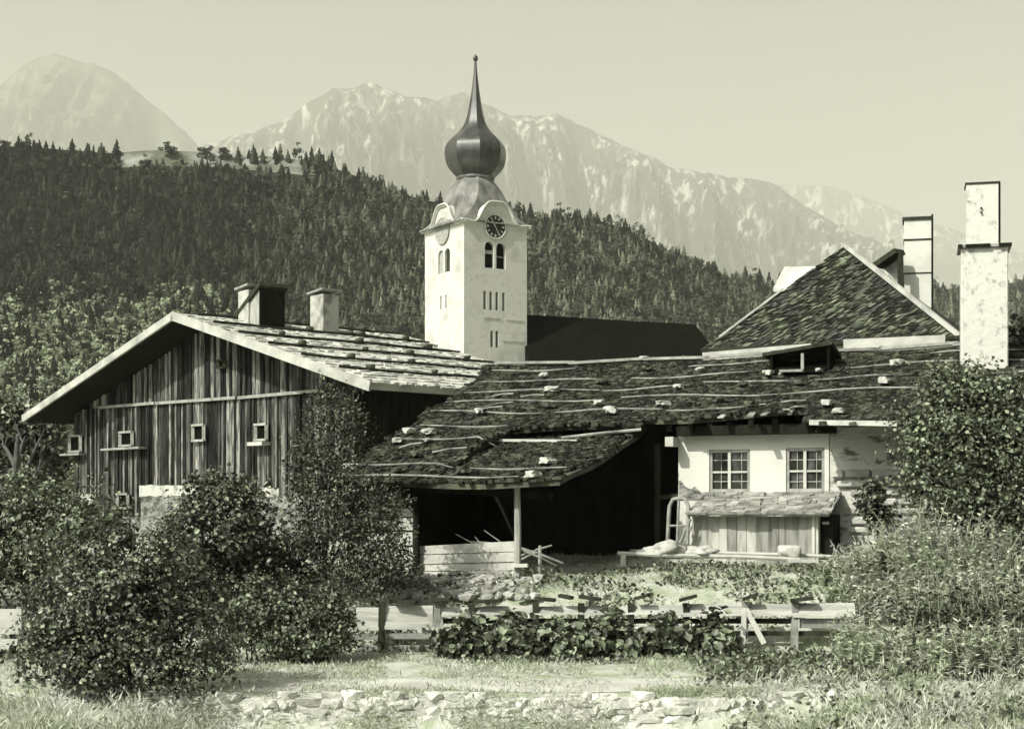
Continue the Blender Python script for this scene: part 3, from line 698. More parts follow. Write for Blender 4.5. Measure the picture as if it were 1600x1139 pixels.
# nave
nr0 = Vector((.2, 122.6, 0)); nr1 = at(1086, 507, 129); nr1.z = 0
nd = (nr1-nr0).normalized(); nn = Vector((nd.y, -nd.x, 0)); ZN = tz(490, 122.3); ze = 8.5; hw = 6.6; LN = (nr1-nr0).length
def np_(a, b, z): return nr0 + nd*a + nn*b + Vector((0,0,z))
mb = MB(); zr2 = CZ + (HY-507)/F*nr1.y
Vn = [np_(0, hw, ze), np_(LN+3.5, hw, ze), np_(LN+3.5, -hw, ze), np_(0, -hw, ze), np_(0, 0, ZN), np_(LN, 0, zr2)]
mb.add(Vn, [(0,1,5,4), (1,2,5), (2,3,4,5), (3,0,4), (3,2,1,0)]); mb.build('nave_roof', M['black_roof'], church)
mb = MB(); mb.hexa([np_(0, hw-.5, 2), np_(LN+3, hw-.5, 2), np_(LN+3, -hw+.5, 2), np_(0, -hw+.5, 2), np_(0, hw-.5, ze-.02), np_(LN+3, hw-.5, ze-.02), np_(LN+3, -hw+.5, ze-.02), np_(0, -hw+.5, ze-.02)]); mb.build('nave_wall', M['plaster'], church)

# ------------------------------------------------------------------ HOUSE WITH THE POINTED ROOF (behind)
eL = at(1098, 549, 48.6); eR = at(1497, 525, 45); zE = (eL.z + eR.z)/2; eL.z = eR.z = zE
hv = (eR-eL).normalized(); hr = Vector((-hv.y, hv.x, 0)); HWd = (eR-eL).length
ap = eL + hv*(HWd*.5) + hr*1.7; ap.z = CZ + (HY-386)/F*ap.y
k0 = (1318-HX)/F; ap.x = k0*ap.y
back = 6.2
bLc = eL + hr*back; bRc = eR + hr*back; mide = ap
phouse = thing('pointed_roof_house', 'house behind the farmhouse with steep pointed roof of dark wall shingles', 'house', Vector(((eL.x+eR.x)/2, (eL.y+eR.y)/2, 1.5)))
mb = MB(); mb.add([eL, eR, bRc, bLc, ap], [(1,0,3,2), (0,1,4), (1,2,4), (2,3,4), (3,0,4)]); 
nrmf = (eR-eL).cross(ap-eL).normalized()
if nrmf.y > 0: nrmf = -nrmf
Lf = (ap - (eL+eR)/2).length; down = ((eL+eR)/2 - ap).normalized(); top = ap
def fnf(a, b, fr=None):
    t = b / Lf; l = top.lerp(eL, t); rr_ = top.lerp(eR, t); wd = (rr_-l).length
    return l + hv*a + nrmf*.012
shingles(mb, fnf, nrmf, .05, Lf, lambda b: .0, lambda b: HWd*b/Lf, .11, .05, .13, th=.03, seed=77, ragged=.06, jit=.06, skip=.02)
proof = mb.build('roof', M['grey_shingle'], phouse)
mb = MB(); mb.bar(ap + Vector((.02,0,.05)) + nrmf*.06, eR + nrmf*.06 + hv*.06, .14, .12); mb.build('verge_board', M['verge'], proof)
mb = MB(); m1 = ap.lerp(eL, .42); mb.bar(m1 + Vector((-.02,0,.02)) + nrmf*.05, eL.lerp(ap, .12) + nrmf*.05, .07, .06); mb.build('verge_board', M['pale_wood'], proof)
# right slope skin of paler shingles
mb = MB(); mb.bar(eL - Vector((0,0,.05)) + nrmf*.08, eR - Vector((0,0,.05)) + nrmf*.08 + hv*.1, .16, .09); mb.build('eave_board', M['dark_wood'], proof)
mb = MB(); q = [eL + hv*.3 + hr*.15, eR - hv*.3 + hr*.15, bRc - hv*.3 - hr*.15, bLc + hv*.3 - hr*.15]
mb.hexa([Vector((p.x, p.y, 1.2)) for p in q] + [Vector((p.x, p.y, zE-.06)) for p in q]); mb.build('wall', M['white_wall'], phouse)
# dormer on the left slope, lit lid
def pslope(px, Y, py): return at(px, py, Y)
c1, c2, c3, c4 = at(1208, 450, 50.2), at(1258, 449, 49.0), at(1276, 416, 50.4), at(1226, 417, 51.6)
mb = MB(); mb.hexa([p - Vector((0,0,.12)) for p in (c1,c2,c3,c4)] + [c1,c2,c3,c4]); dr = mb.build('dormer', M['pale_shingle'], phouse)
d1, d2 = at(1214, 455, 50.3), at(1252, 455, 49.3); mb = MB(); bk = Vector((.9, 1.4, 0))
mb.hexa([d1 - Vector((0,0,.8)), d2 - Vector((0,0,.8)), d2 + bk - Vector((0,0,.8)), d1 + bk - Vector((0,0,.8)), d1 , d2, d2 + bk, d1 + bk]); mb.build('dormer_wall', M['white_wall'], dr)
# tall banded chimney and the slanted cowl beside it
cc = at(1434, 480, 49.5); ztc = CZ + (HY-346)/F*49.5; ux = Vector((math.cos(R(-14)), math.sin(R(-14)), 0)); uy = Vector((-ux.y, ux.x, 0))
mb = MB(); box_rot(mb, cc, ux, uy, .41, .42, 6.2, ztc); pch = mb.build('chimney', M['white_wall'], phouse)
for y, hh, ex in ((345, .09, .05), (378, .05, .02), (430, .04, .015)):
    zb_ = CZ + (HY-y)/F*49.5; mb = MB(); box_rot(mb, cc, ux, uy, .41+ex, .42+ex, zb_-hh/2, zb_+hh/2); mb.build('band', M['dark_wood'], pch)
mb = MB(); mb.bar(cc + ux*.43 + uy*(-.44) + Vector((0,0,-.4)), Vector((cc.x, cc.y, ztc+.12)) + ux*.43 - uy*.44, .05, .05); mb.build('shade_edge', M['black_wood'], pch)  # dark strip paints the shaded right edge of the chimney
q1, q2 = at(1372, 416, 49.2), at(1406, 393, 48.6); mb = MB(); mb.bar(q1, q2, .5, .16); cw = mb.build('cowl', M['dark_wood'], phouse)
mb = MB(); mb.bar(at(1406, 394, 48.6), at(1408, 452, 48.6), .16, .16); mb.build('cowl_post', M['dark_wood'], cw)
mb = MB(); a1_, a2_, a3_ = at(1378, 418, 49.3), at(1402, 402, 49.1), at(1404, 440, 49.1); mb.prism([a1_, a2_, a3_], Vector((.2,.5,0))); mb.build('cowl_cheek', M['plaster'], cw)

# ------------------------------------------------------------------ FARMHOUSE (front) : local frame s along the wall, t towards the camera
O = Vector((4.5, 30, 0)); fu = Vector((math.cos(R(22)), -math.sin(R(22)), 0)); fn_ = Vector((-math.sin(R(22)), -math.cos(R(22)), 0))
def fp(s, t, z): return O + fu*s + fn_*t + Vector((0,0,z))
def fs(px, t):     # s under a photo column, at depth t
    k = (px-HX)/F; c = O + fn_*t; return (k*c.y - c.x)/(fu.x - k*fu.y)
def fz(s, t, py): return CZ + (HY-py)/F * (O + fu*s + fn_*t).y
ZRF, TPF = 5.69, .295
def rz(t): return ZRF - TPF*(t+5) if t > -5 else ZRF - TPF*(-5-t)
def sag(s, t): return -.05*math.sin((s+7)*.42)*1 + .03*math.sin(s*1.7+t) + .02*math.sin(t*2.1+s*.6)
farm = thing('farmhouse', 'low whitewashed farmhouse under a long mossy shingle roof weighted with stones', 'farmhouse', fp(0, 0, 1.2))
def fbox(mb, s0, s1, t0, t1, z0, z1): return mb.hexa([fp(s0,t1,z0), fp(s1,t1,z0), fp(s1,t0,z0), fp(s0,t0,z0), fp(s0,t1,z1), fp(s1,t1,z1), fp(s1,t0,z1), fp(s0,t0,z1)])
SL, SR0 = -1.43, 1.44
# white middle wall, rough right wall
mb = MB(); fbox(mb, SL, SR0, -.5, 0, .8, 3.78); wall = mb.build('wall', M['white_wall'], farm)
mb = MB(); fbox(mb, SR0+.002, 6.4, -.5, -.03, .8, 3.9); wall2 = mb.build('rough_wall', M['rough_wall'], farm)
W1 = (fs(1108,0), fs(1172,0), 2.66, 3.46); W2 = (fs(1228,0), fs(1290,0), 2.66, 3.47); W3 = (fs(1385,0), fs(1421,0), 3.12, 3.42)
W2 = (W2[0], min(W2[1], SR0-.08), W2[2], W2[3])
def lcut(o, boxes):
    mb = MB()
    for s0, s1, z0, z1 in boxes: fbox(mb, s0, s1, -.3, .2, z0, z1)
    cut(o, mb)
lcut(wall, [W1, W2]); lcut(wall2, [W3])
rr = random.Random(4)
for i, (s0, s1, z0, z1) in enumerate((W1, W2, W3)):
    mb = MB(); d = -.06; th = .055
    for (a, b) in (((s0+.03, z0), (s0+.03, z1)), ((s1-.03, z0), (s1-.03, z1))): mb.bar(fp(a[0], d, a[1]), fp(b[0], d, b[1]), th, .07, up=fn_)
    for z in (z0+.03, z1-.03): mb.bar(fp(s0+.06, d, z), fp(s1-.06, d, z), .07, th)
    wn = mb.build('window', M['grey_wood'], farm)
    if i < 2:
        mb = MB(); sm = (s0+s1)/2 - .01; zm = z0 + (z1-z0)*.47
        mb.bar(fp(sm, -.05, z0+.06), fp(sm, -.05, z1-.06), .055, .06, up=fn_); mb.bar(fp(s0+.06, -.055, zm), fp(s1-.06, -.055, zm), .05, .035)
        for q in ((.25, .75) if i == 0 else (.23, .73)):
            zq = z0 + (z1-z0)*q; mb.bar(fp(s0+.06, -.066, zq), fp(s1-.06, -.066, zq), .02, .010)
        for q in (.28, .78):
            mb.bar(fp(s0+(s1-s0)*q, -.064, z0+.06), fp(s0+(s1-s0)*q, -.069, z1-.06), .008, .02, up=fn_)
        mb.build('glazing_bar', M['pale_wood'], wn)
    cols = 4 if i < 2 else 1
    mb = MB()
    for ci in range(cols):
        for ri in range(4 if i < 2 else 1):
            a = s0+.05+(s1-s0-.1)*ci/cols; b = s0+.05+(s1-s0-.1)*(ci+1)/cols; c_ = z0+.05+(z1-z0-.1)*ri/(4 if i<2 else 1); e_ = z0+.05+(z1-z0-.1)*(ri+1)/(4 if i<2 else 1)
            q = [rr.uniform(-.012,.012) for _ in range(3)]
            mb.add([fp(a,-.085+q[0],c_), fp(b,-.085+q[1],c_), fp(b,-.085+q[2],e_), fp(a,-.085+q[0]+q[2]-q[1],e_)], [(0,1,2,3)])
    mb.build('pane', M['glass'], wn, fixn=False)
    mb = MB(); fbox(mb, s0+.01, s1-.01, -.29, -.2, z0+.01, z1-.01); mb.build('recess', M['dark_wood'], wn)
# stone courses at the lower right of the wall
mb = MB(); k = 0
for z in np.arange(1.2, 3.0, .17):
    s_ = SR0 + (.35 if z < 2.6 else .05) + rr.uniform(0,.1)
    while s_ < 4.2:
        wd = rr.uniform(.22, .6); k += 1
        if not (W3[0]-.1 < s_ < W3[1]+.1 and z > 3.0):
            fbox(mb, s_, s_+wd-.03, -.04, .05+rr.uniform(-.03,.05), z + rr.uniform(0,.02), z+.14+rr.uniform(-.02,.015))
        s_ += wd
mb.build('stone_courses', M['stone'], farm, bevel=.025)
mb = MB(); rs = random.Random(31); pg_ = [fp(SL+.01, .006, 2.5)]
for q in range(9): pg_.append(fp(SL+.01+.5*q/8, .006, 2.5))
for q in range(9): pg_.append(fp(SL+.51-.5*q/8 , .006, 2.62+.16*q/8+rs.uniform(0,.13)))
mb.prism(pg_[1:], -fn_*.004); mb.build('exposed_stone', M['bare_stone'], farm)
# plaster fillet on the corner, beam end, recess walls
mb = MB(); fbox(mb, SL-.14, SL+.02, .05, .42, 3.52, 3.70); mb.build('beam_end', M['pale_wood'], farm)
mb = MB(); fbox(mb, SL+.05, 1.6, .08, .30, 3.72, 3.9); mb.build('wall_plate', M['black_wood'], farm)
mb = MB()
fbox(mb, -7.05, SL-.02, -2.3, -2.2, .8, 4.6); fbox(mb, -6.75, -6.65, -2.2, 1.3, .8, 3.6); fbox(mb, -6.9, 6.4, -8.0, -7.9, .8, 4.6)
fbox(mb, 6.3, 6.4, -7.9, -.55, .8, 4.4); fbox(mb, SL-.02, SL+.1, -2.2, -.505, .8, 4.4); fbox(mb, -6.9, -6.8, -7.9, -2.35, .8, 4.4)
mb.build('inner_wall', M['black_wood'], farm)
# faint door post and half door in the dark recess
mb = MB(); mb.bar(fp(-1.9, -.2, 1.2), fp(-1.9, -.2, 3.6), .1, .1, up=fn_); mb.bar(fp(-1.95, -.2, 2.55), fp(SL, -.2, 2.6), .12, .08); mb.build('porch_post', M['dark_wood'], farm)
# --- roof
def rp(s, t, dz=0): return fp(s, t, rz(t) + sag(s, t) + dz)
nroof = Vector((fn_.x*math.sin(math.atan(TPF)), fn_.y*math.sin(math.atan(TPF)), math.cos(math.atan(TPF))))
CSL = math.cos(math.atan(TPF))
def vl(t): return -7.35 + (t+5)/9.7*1.0 + .05*math.sin(t*3) - (.075*(t-1.2)**2 if t > 1.2 else 0)
def drop(t): return .27*max(0, 1-(t-.6)/4.0) if t > .6 else .27
def eave(s):    # ragged eave line of the house part
    if s < -2.0: return .82
    if s < 1.15: return .42 + .12*math.sin(s*5) + .08*math.sin(s*11)
    return 1.12
mb = MB()
def slab(s0f, s1f, t0, t1, dz, nseg_s=14, nseg_t=12, th=.09, dr=False):
    """thin curved sheet of boarding under the shingles"""
    top = []; bot = []
    for j in range(nseg_t+1):
        t = t0 + (t1-t0)*j/nseg_t
        for i in range(nseg_s+1):
            a = s0f(t); b = s1f(t); s = a + (b-a)*i/nseg_s; dd = dz - (drop(t) if dr else 0); top.append(rp(s, t, dd)); bot.append(rp(s, t, dd-th))
    n = len(top); w_ = nseg_s+1; f = []
    for j in range(nseg_t):
        for i in range(nseg_s):
            q = (j*w_+i, j*w_+i+1, (j+1)*w_+i+1, (j+1)*w_+i); f.append(q); f.append(tuple(n+x for x in reversed(q)))
    rim = [i for i in range(w_)] + [j*w_+nseg_s for j in range(1, nseg_t+1)] + [nseg_t*w_+i for i in reversed(range(nseg_s))] + [j*w_ for j in reversed(range(1, nseg_t))]
    for a, b in zip(rim, rim[1:]+rim[:1]): f.append((b, a, n+a, n+b))
    mb.add(top+bot, f)
SP = -4.55
slab(vl, lambda t: SP, -5, 4.65, -.03)
slab(lambda t: SP, lambda t: -2.0, -5, .75, -.03); slab(lambda t: -2.0, lambda t: 1.2, -5, .3, -.03); slab(lambda t: 1.2, lambda t: 6.7, -5, 1.05, -.03)
slab(lambda t: SP-.1, lambda t: -2.12, .1, 4.65, -.03, dr=True)
slab(lambda t: -7.2, lambda t: 6.7, -8.6, -5.02, -.03)
shingles(mb, lambda a, b: rp(a, b*CSL-5), nroof, 0, 9.7/CSL, lambda b: vl(b*CSL-5), lambda b: SP+.03, .12, .05, .14, th=.03, seed=51, ragged=.10, jit=.06)
# house part, row by row against the ragged eave
def house_shingles():
    r = random.Random(52); b = 0
    while b < 6.2/CSL:
        t = b*CSL-5; a = SP + r.uniform(-.05,.05)
        while a < 6.7:
            wd = r.uniform(.05,.14)
            if t < eave(a) - .06 + r.uniform(-.1,.08) and r.random() > .02 and not (HS0+.05 < a < HS1-.05 and HT0 < t < HT1-.1):
                j = r.uniform(-.07,.07); t1 = t + .17 + j; t0 = t + j*.3; h1 = .03*r.uniform(.5,1.9)
                p = [rp(a,t0), rp(a+wd-.006,t0), rp(a+wd-.006+r.uniform(-.01,.01),t1), rp(a+r.uniform(-.01,.01),t1)]
                mb.hexa([q-nroof*.02 for q in p] + [p[0]+nroof*.012, p[1]+nroof*.012, p[2]+nroof*(h1+r.uniform(-.01,.01)), p[3]+nroof*(h1+r.uniform(-.01,.01))])
            a += wd
        b += .12
HT0, HT1 = -4.1, -2.7
HS0, HS1 = fs(1203, -3.3), fs(1292, -3.3)
house_shingles()
shingles(mb, lambda a, b: rp(a, b*CSL+.1, -drop(b*CSL+.1)), nroof, 0, 4.55/CSL, lambda b: SP-.05, lambda b: -2.12 - .12*math.sin(b*2), .12, .05, .14, th=.03, seed=53, ragged=.12, jit=.08)
froof = mb.build('roof', M['moss_shingle'], farm)
# torn boarding and rafters hanging under the house eave
mb = MB(); r = random.Random(8)
for s in np.arange(-2.0, 1.5, .42):
    s_ = s + r.uniform(-.08,.08); mb.bar(rp(s_, -.4, -.19), rp(s_, eave(s_)-.12+r.uniform(-.05,.02), -.2+r.uniform(-.03,.02)), .1, .12)
mb.build('rafter', M['black_wood'], froof)
mb = MB()
for i in range(6):
    s_ = r.uniform(-1.9, 1.2); p = rp(s_, eave(s_)-.05, .02); mb.bar(p, p + fu*r.uniform(-.15,.3) + fn_*r.uniform(.15,.3) - Vector((0,0,r.uniform(.0,.16))), r.uniform(.07,.14), .025)
mb.build('loose_shingles', M['grey_wood'], froof)
# white board at the step and along the right eave
mb = MB(); s0, s1 = fs(768, 1.25), fs(905, 1.25); mb.bar(fp(s0, 1.3, fz(s0, 1.3, 688)), fp(s1, 1.3, fz(s1, 1.3, 689)), .20, .05); mb.build('step_board', M['pale_wood'], froof)
mb = MB(); s0, s1 = fs(880, 1.0), fs(1002, 1.0); mb.tube([fp(s0, 1.1, fz(s0, 1.1, 684)), fp((s0+s1)/2, 1.05, fz(s0, 1.05, 678)), fp(s1, 1.0, fz(s1, 1.0, 671))], .03, 6); mb.build('eave_pole', M['pole'], froof)
mb = MB(); s0, s1 = fs(1265, 1.2), fs(1402, 1.2); mb.bar(fp(s0, 1.2, fz(s0, 1.2, 660)), fp(s1, 1.2, fz(s1, 1.2, 662)), .08, .09); mb.build('eave_board', M['pale_wood'], froof)
# hatch: raised dark lid over an opening
mb = MB(); lidp = [rp(HS0-.15, HT1-.55, .42), rp(HS1+.12, HT1-.55, .62), rp(HS1+.12, HT0-.2, .10), rp(HS0-.15, HT0-.2, .06)]
mb.hexa([p-Vector((0,0,.07)) for p in lidp] + lidp); hl = mb.build('hatch', M['dark_wood'], farm)
mb = MB(); mb.prism([rp(HS0, HT1-.35, .035), rp(HS1, HT1-.35, .035), rp(HS1, HT0, .035), rp(HS0, HT0, .035)], (0,0,.02)); mb.prism([rp(HS0, HT0+.2, .0), rp(HS0, HT1-.6, .0), rp(HS0, HT1-.6, .40), rp(HS0, HT0+.2, .12)], fu*.06); mb.prism([rp(HS1, HT0+.2, .0), rp(HS1, HT1-.6, .0), rp(HS1, HT1-.6, .56), rp(HS1, HT0+.2, .12)], fu*.06); mb.build('hatch_opening', M['void'], hl)
mb = MB(); p = rp((HS0+HS1)/2+.12, HT1-.45, .05); mb.bar(p, p+Vector((0,0,.36)), .06, .06, up=fn_); mb.build('hatch_prop', M['grey_wood'], hl)
mb = MB(); s0, s1 = fs(1216, HT1), fs(1252, HT1); mb.bar(rp(s0, HT1-.2, .10), rp(s1, HT1-.2, .10), .22, .05); p = rp(s0+.05, HT1-.1, .08); mb.bar(p, p + fn_*.22 - Vector((0,0,.03)), .05, .04); mb.build('hatch_sill', M['grey_trim'], hl)
# ridge boards
mb = MB(); s_ = -7.2
while s_ < 6.2:
    wd = r.uniform(1.2, 2.6); mb.bar(rp(s_, -4.9, .09+r.uniform(-.02,.02)), rp(min(s_+wd, 6.4), -4.9, .09+r.uniform(-.02,.03)), .13, .06); s_ += wd*.93
mb.build('ridge_board', M['grey_wood'], froof)
mb = MB(); s0, s1 = fs(1100, -5.5), fs(1478, -5.5)
mb.bar(rp(s0, -5.4, .24), rp((s0+s1)/2-.2, -5.4, .27), .06, .18); mb.bar(rp((s0+s1)/2+.5, -5.4, .30), rp(s1, -5.4, .33), .06, .20); mb.build('ridge_upstand', M['pale_wood'], froof)
# weighting poles (rows down the slope); each pole a sub-part; stones lie on them
rows = [(-4.15, -7.0, 6.3), (-3.1, -6.95, 6.3), (-2.1, -6.85, 6.3), (-1.1, -6.75, 6.3), (-.1, -6.7, 1.0), (.85, -6.55, -4.6), (1.9, -6.5, -4.4), (2.9, -6.4, -4.6), (3.75, -6.35, -2.3), (4.5, -6.25, -2.3)]
srow = []
for i, (t, a0, a1) in enumerate(rows):
    s_ = a0 + r.uniform(-.1,.1)
    while s_ < a1 - .4:
        ln_ = min(r.uniform(1.7, 3.6), a1 - s_); tt = t + r.uniform(-.09,.09); sl_ = r.uniform(-.05,.05)
        if r.random() > .14 and not (HT0-.2 < tt < HT1+.2 and s_ < HS1 and s_+ln_ > HS0):
            pts = []
            for q in np.linspace(0, 1, 7):
                s2 = s_ + ln_*q; dz = .065 + .006*math.sin(q*9+i) - (drop(t) if (s2 > SP and t > 1.0) else 0); pts.append(rp(s2, tt + sl_*q + .012*math.sin(q*5+s_), dz))
            MB().tube(pts, [.012, .018, .020, .021, .019, .017, .010], 6).build('weight_pole', M['pole'], froof)
        s_ += ln_ + r.uniform(-.05, .35)
for i in range(6):   # short crooked sticks
    t = r.uniform(-2, 4.2); s_ = r.uniform(-6.2, -4.8); p = rp(s_, t, .07); q = rp(s_+r.uniform(.3,.8), t-r.uniform(.1,.4), .09); MB().tube([p, p.lerp(q,.5)+Vector((0,0,.02)), q], .022, 5).build('weight_pole', M['pole'], froof)
# stones, placed where the photograph shows them (photo column, t row, size, pale?)
stones = [(850,592,.17,1),(862,615,.2,1),(855,640,.22,0),(940,603,.2,0),(748,650,.2,1),(766,628,.14,0),(617,680,.2,1),(670,682,.2,1),(668,694,.12,1),(585,694,.18,1),(650,717,.18,0),(547,738,.2,1),(620,742,.16,0),(724,740,.2,0),(855,720,.2,1),(832,750,.2,1),(937,636,.16,1),(952,646,.17,1),(1095,583,.15,1),(1012,582,.2,0),(1005,549,.14,1),(1070,551,.12,0),(1036,637,.16,1),(955,650,.2,1),(1125,632,.2,0),(1160,606,.16,0),(1175,640,.2,0),(1200,590,.18,1),(1292,638,.2,1),(1375,549,.13,1),(1405,575,.22,1),(1382,603,.22,1),(1250,604,.16,0),(1060,610,.14,1),(1310,650,.17,1),(885,560,.16,0),(1280,585,.14,1),(690,668,.15,0)]
def roof_hit(px, py):
    lo, hi = -5.0, 4.7
    for _ in range(40):
        m_ = (lo+hi)/2; s = fs(px, m_); y = HY - (rz(m_)+sag(s, m_)-CZ)/(O+fu*s+fn_*m_).y*F
        if y < py: lo = m_
        else: hi = m_
    return fs(px, (lo+hi)/2), (lo+hi)/2
hits = sorted([(roof_hit(x, y), x, y, sz, pale) for x, y, sz, pale in stones], key=lambda q: q[0][1])
def band_name(t): return 'along the ridge' if t < -4 else 'high on the slope' if t < -2.2 else 'half way down the slope' if t < -.4 else 'above the house eave' if t < 1.2 else 'on the low shed part' if t < 3.3 else 'along the shed eave'
groups = {}
for h in hits:
    (s, t), x, y, sz, pale = h
    if s < vl(t) + .22: s = vl(t) + .22 + r.uniform(0, .15); h = ((s, t), x, y, sz, pale)
    if t > eave(s)-.05 and s > -2.1: t = eave(s) - .12; h = ((s, t), x, y, sz, pale)
    groups.setdefault((band_name(t), pale), []).append(h)
k = 0
for (bn, pale), L_ in groups.items():
    L_.sort(key=lambda q: q[0][0])
    for i, ((s, t), x, y, sz, _) in enumerate(L_):
        k += 1; low = drop(t) if (s > SP and t > 1.0) else 0
        sz *= .85; c = rp(s, t, .05 + sz*.30 - low)
        st = MB().stone(c, sz*r.uniform(.85,1.25), sz*r.uniform(.6,.9), sz*.50, 500+k, rough=.6, rot=r.random()*3).build('roof_stone', M['stone'] if pale else M['stone_dark'], None, smooth=False, origin=c)
        tag(st, '%s stone %s of the farmhouse roof, %s from left' % ('pale' if pale else 'dark', bn, ORD[i]) if len(L_) > 1 else '%s stone %s of the farmhouse roof' % ('pale' if pale else 'dark', bn), 'stone', 'stones weighing down the farmhouse roof')
# big chimney at the right end
c = at(1537, 700, 31.4); ux = Vector((math.cos(R(-14)), math.sin(R(-14)), 0)); uy = Vector((-ux.y, ux.x, 0)); kz = 31.4/F
zt = CZ + (HY-392)*kz; zt2 = CZ + (HY-292)*kz
mb = MB(); box_rot(mb, c, ux, uy, .44, .42, 1.5, zt); fch = mb.build('chimney', M['rough_wall'].copy(), farm, bevel=.02); 
fch.data.materials[0] = mat('chimney_lime', g(.54), g(.26), 6.0, 10, .55, .70, rough=.95, bump=.4, bscale=9, spec=.1)
mb = MB(); box_rot(mb, c - ux*.03, ux, uy, .31, .29, zt+.06, zt2); fup = mb.build('upper_shaft', fch.data.materials[0], fch)
mb = MB(); box_rot(mb, c, ux, uy, .50, .48, zt+.001, zt+.055); mb.build('ledge', M['grey_wood'], fch)
mb = MB()
for a0, a1 in ((-.5, -.42), (-.36, .1), (.26, .5)): mb.bar(c*1 + ux*a0 - uy*.49 + Vector((0,0,zt-c.z+.03)), c + ux*a1 - uy*.49 + Vector((0,0,zt-c.z+.03)), .05, .06)
mb.build('ledge_slate', M['black_wood'], fch)
mb = MB(); box_rot(mb, c - ux*.03, ux, uy, .33, .31, zt2+.001, zt2+.035); mb.build('cap', M['dark_wood'], fch)
mb = MB(); mb.bar(c + ux*.28 - uy*.28 + Vector((0,0,zt+.1-c.z)), c + ux*.28 - uy*.28 + Vector((0,0,zt2-c.z)), .03, .04); mb.build('shade_edge', M['black_wood'], fch)  # black strip standing for the shaded right side of the upper shaft
mb = MB()
for y in (330, 337): mb.bar(at(1531, y, 31.4) - uy*.31, at(1533.5, y, 31.4) - uy*.31, .02, .04)
mb.build('vent_hole', M['void'], fch)

# --- the open shed at the left: posts, board walls, rail (parts of the farmhouse)
def gzf(s, t): p = fp(s, t, 0); return gz(p.x, p.y)
T1 = 4.15
def shed_post(px, t, w_, m, ytop=758, ybot=None):
    s = fs(px, t); z0 = gzf(s, t) - .1 if ybot is None else fz(s, t, ybot); mb = MB(); z1 = rz(t) + sag(s, t) - .12 - (drop(t) if s > SP else 0)
    mb.tube([fp(s, t, z0), fp(s+.012, t, (z0+z1)/2), fp(s, t, z1)], [w_*.55, w_*.5, w_*.45], 7); return mb.build('post', m, farm)
shed_post(808, T1+.1, .12, M['shed_board'], ybot=914); shed_post(650, T1, .12, M['black_wood']); shed_post(548, T1, .13, M['black_wood'])
mb = MB(); s0, s1 = fs(530, T1), fs(862, T1); mb.bar(fp(s0, T1, rz(T1)-.22), fp(s1, T1, rz(T1)-.44), .12, .12); mb.build('eave_beam', M['black_wood'], farm)
mb = MB(); s0, s1 = fs(652, T1-.1), fs(806, T1-.1)
ys0 = [852, 866, 881, 892, 901]; ys1 = [844, 861, 877, 890, 899]
for i in range(4):
    z0a, z0b = fz(s0, T1-.1, ys0[i+1]), fz(s1, T1-.1, ys1[i+1]); z1a, z1b = fz(s0, T1-.1, ys0[i])-.015, fz(s1, T1-.1, ys1[i])-.012; d = .02*(i % 2)
    mb.hexa([fp(s0,T1-.1+d,z0a), fp(s1,T1-.1+d,z0b), fp(s1,T1-.14,z0b), fp(s0,T1-.14,z0a), fp(s0,T1-.1+d,z1a), fp(s1,T1-.1+d,z1b), fp(s1,T1-.14,z1b), fp(s0,T1-.14,z1a)])
mb.build('low_board_wall', M['pale_wood'], farm)
mb = MB(); s0, s1 = fs(575, T1-.05), fs(645, T1-.05)
for y0, y1 in ((794, 808), (809, 829), (831, 852), (854, 874), (876, 895)):
    za, zb_ = fz(s0, T1-.05, y1), fz(s0, T1-.05, y0); fbox(mb, s0, s1, T1-.1, T1-.05+r.uniform(0,.02), za+.01, zb_)
mb.build('board_wall', M['pale_wood'], farm)
mb = MB(); s0, s1 = fs(640, T1+.15), fs(800, T1+.15); mb.bar(fp(s0, T1+.2, fz(s0,T1,899)), fp(s1, T1+.2, fz(s1,T1,898)), .10, .05); mb.bar(fp(s0+.8, T1+.25, fz(s0,T1,893)), fp(s1, T1+.2, fz(s1,T1,891)), .07, .04); mb.build('sill_rail', M['grey_wood'], farm)
mb = MB(); s0 = fs(800, T1+.2); mb.bar(fp(s0, T1+.22, fz(s0,T1,883)), fp(s0+.3, T1+.22, fz(s0,T1,882)), .06, .06); mb.build('peg', M['pale_wood'], farm)
# twigs leaning in the shed, poles stacked to the right
tw = thing('twig_bundle', 'thin bare twigs poking up behind the pale low boards of the shed', 'twigs', fp(fs(745, 4), 3.9, 1.2)); mb = MB()
for x0, y0, x1, y1 in ((712,834,790,880),(742,838,765,868),(756,828,800,862),(735,846,790,852)):
    sA, sB = fs(x0, 4.02), fs(x1, 3.95); mb.tube([fp(sA, 4.02, fz(sA, 4.02, y0)), fp((sA+sB)/2, 4.0, (fz(sA,4.02,y0)+fz(sB,3.95,y1))/2+.02), fp(sB, 3.9, fz(sB, 3.9, y1))], [.006,.011,.012], 5)
mb.build('twig', M['grey_wood'], tw)
pl = thing('pole_heap', 'crossed rough poles propped on a forked stake beside the shed post', 'poles', at(845, 890, 27.3))
for x0, y0, x1, y1, rad, Y in ((812,856,880,880,.03,27.2),(815,868,862,852,.025,27.4),(818,860,870,884,.02,27.0),(815,874,842,862,.022,27.1)):
    MB().tube([at(x0, y0, Y), at((x0+x1)/2, (y0+y1)/2-1, Y), at(x1, y1, Y+.1)], [rad, rad, rad*.7], 6).build('pole', M['grey_wood'], pl)
MB().tube([at(843, 905, 27.2), at(844, 852, 27.2)], [.04, .03], 6).build('stake', M['grey_wood'], pl)

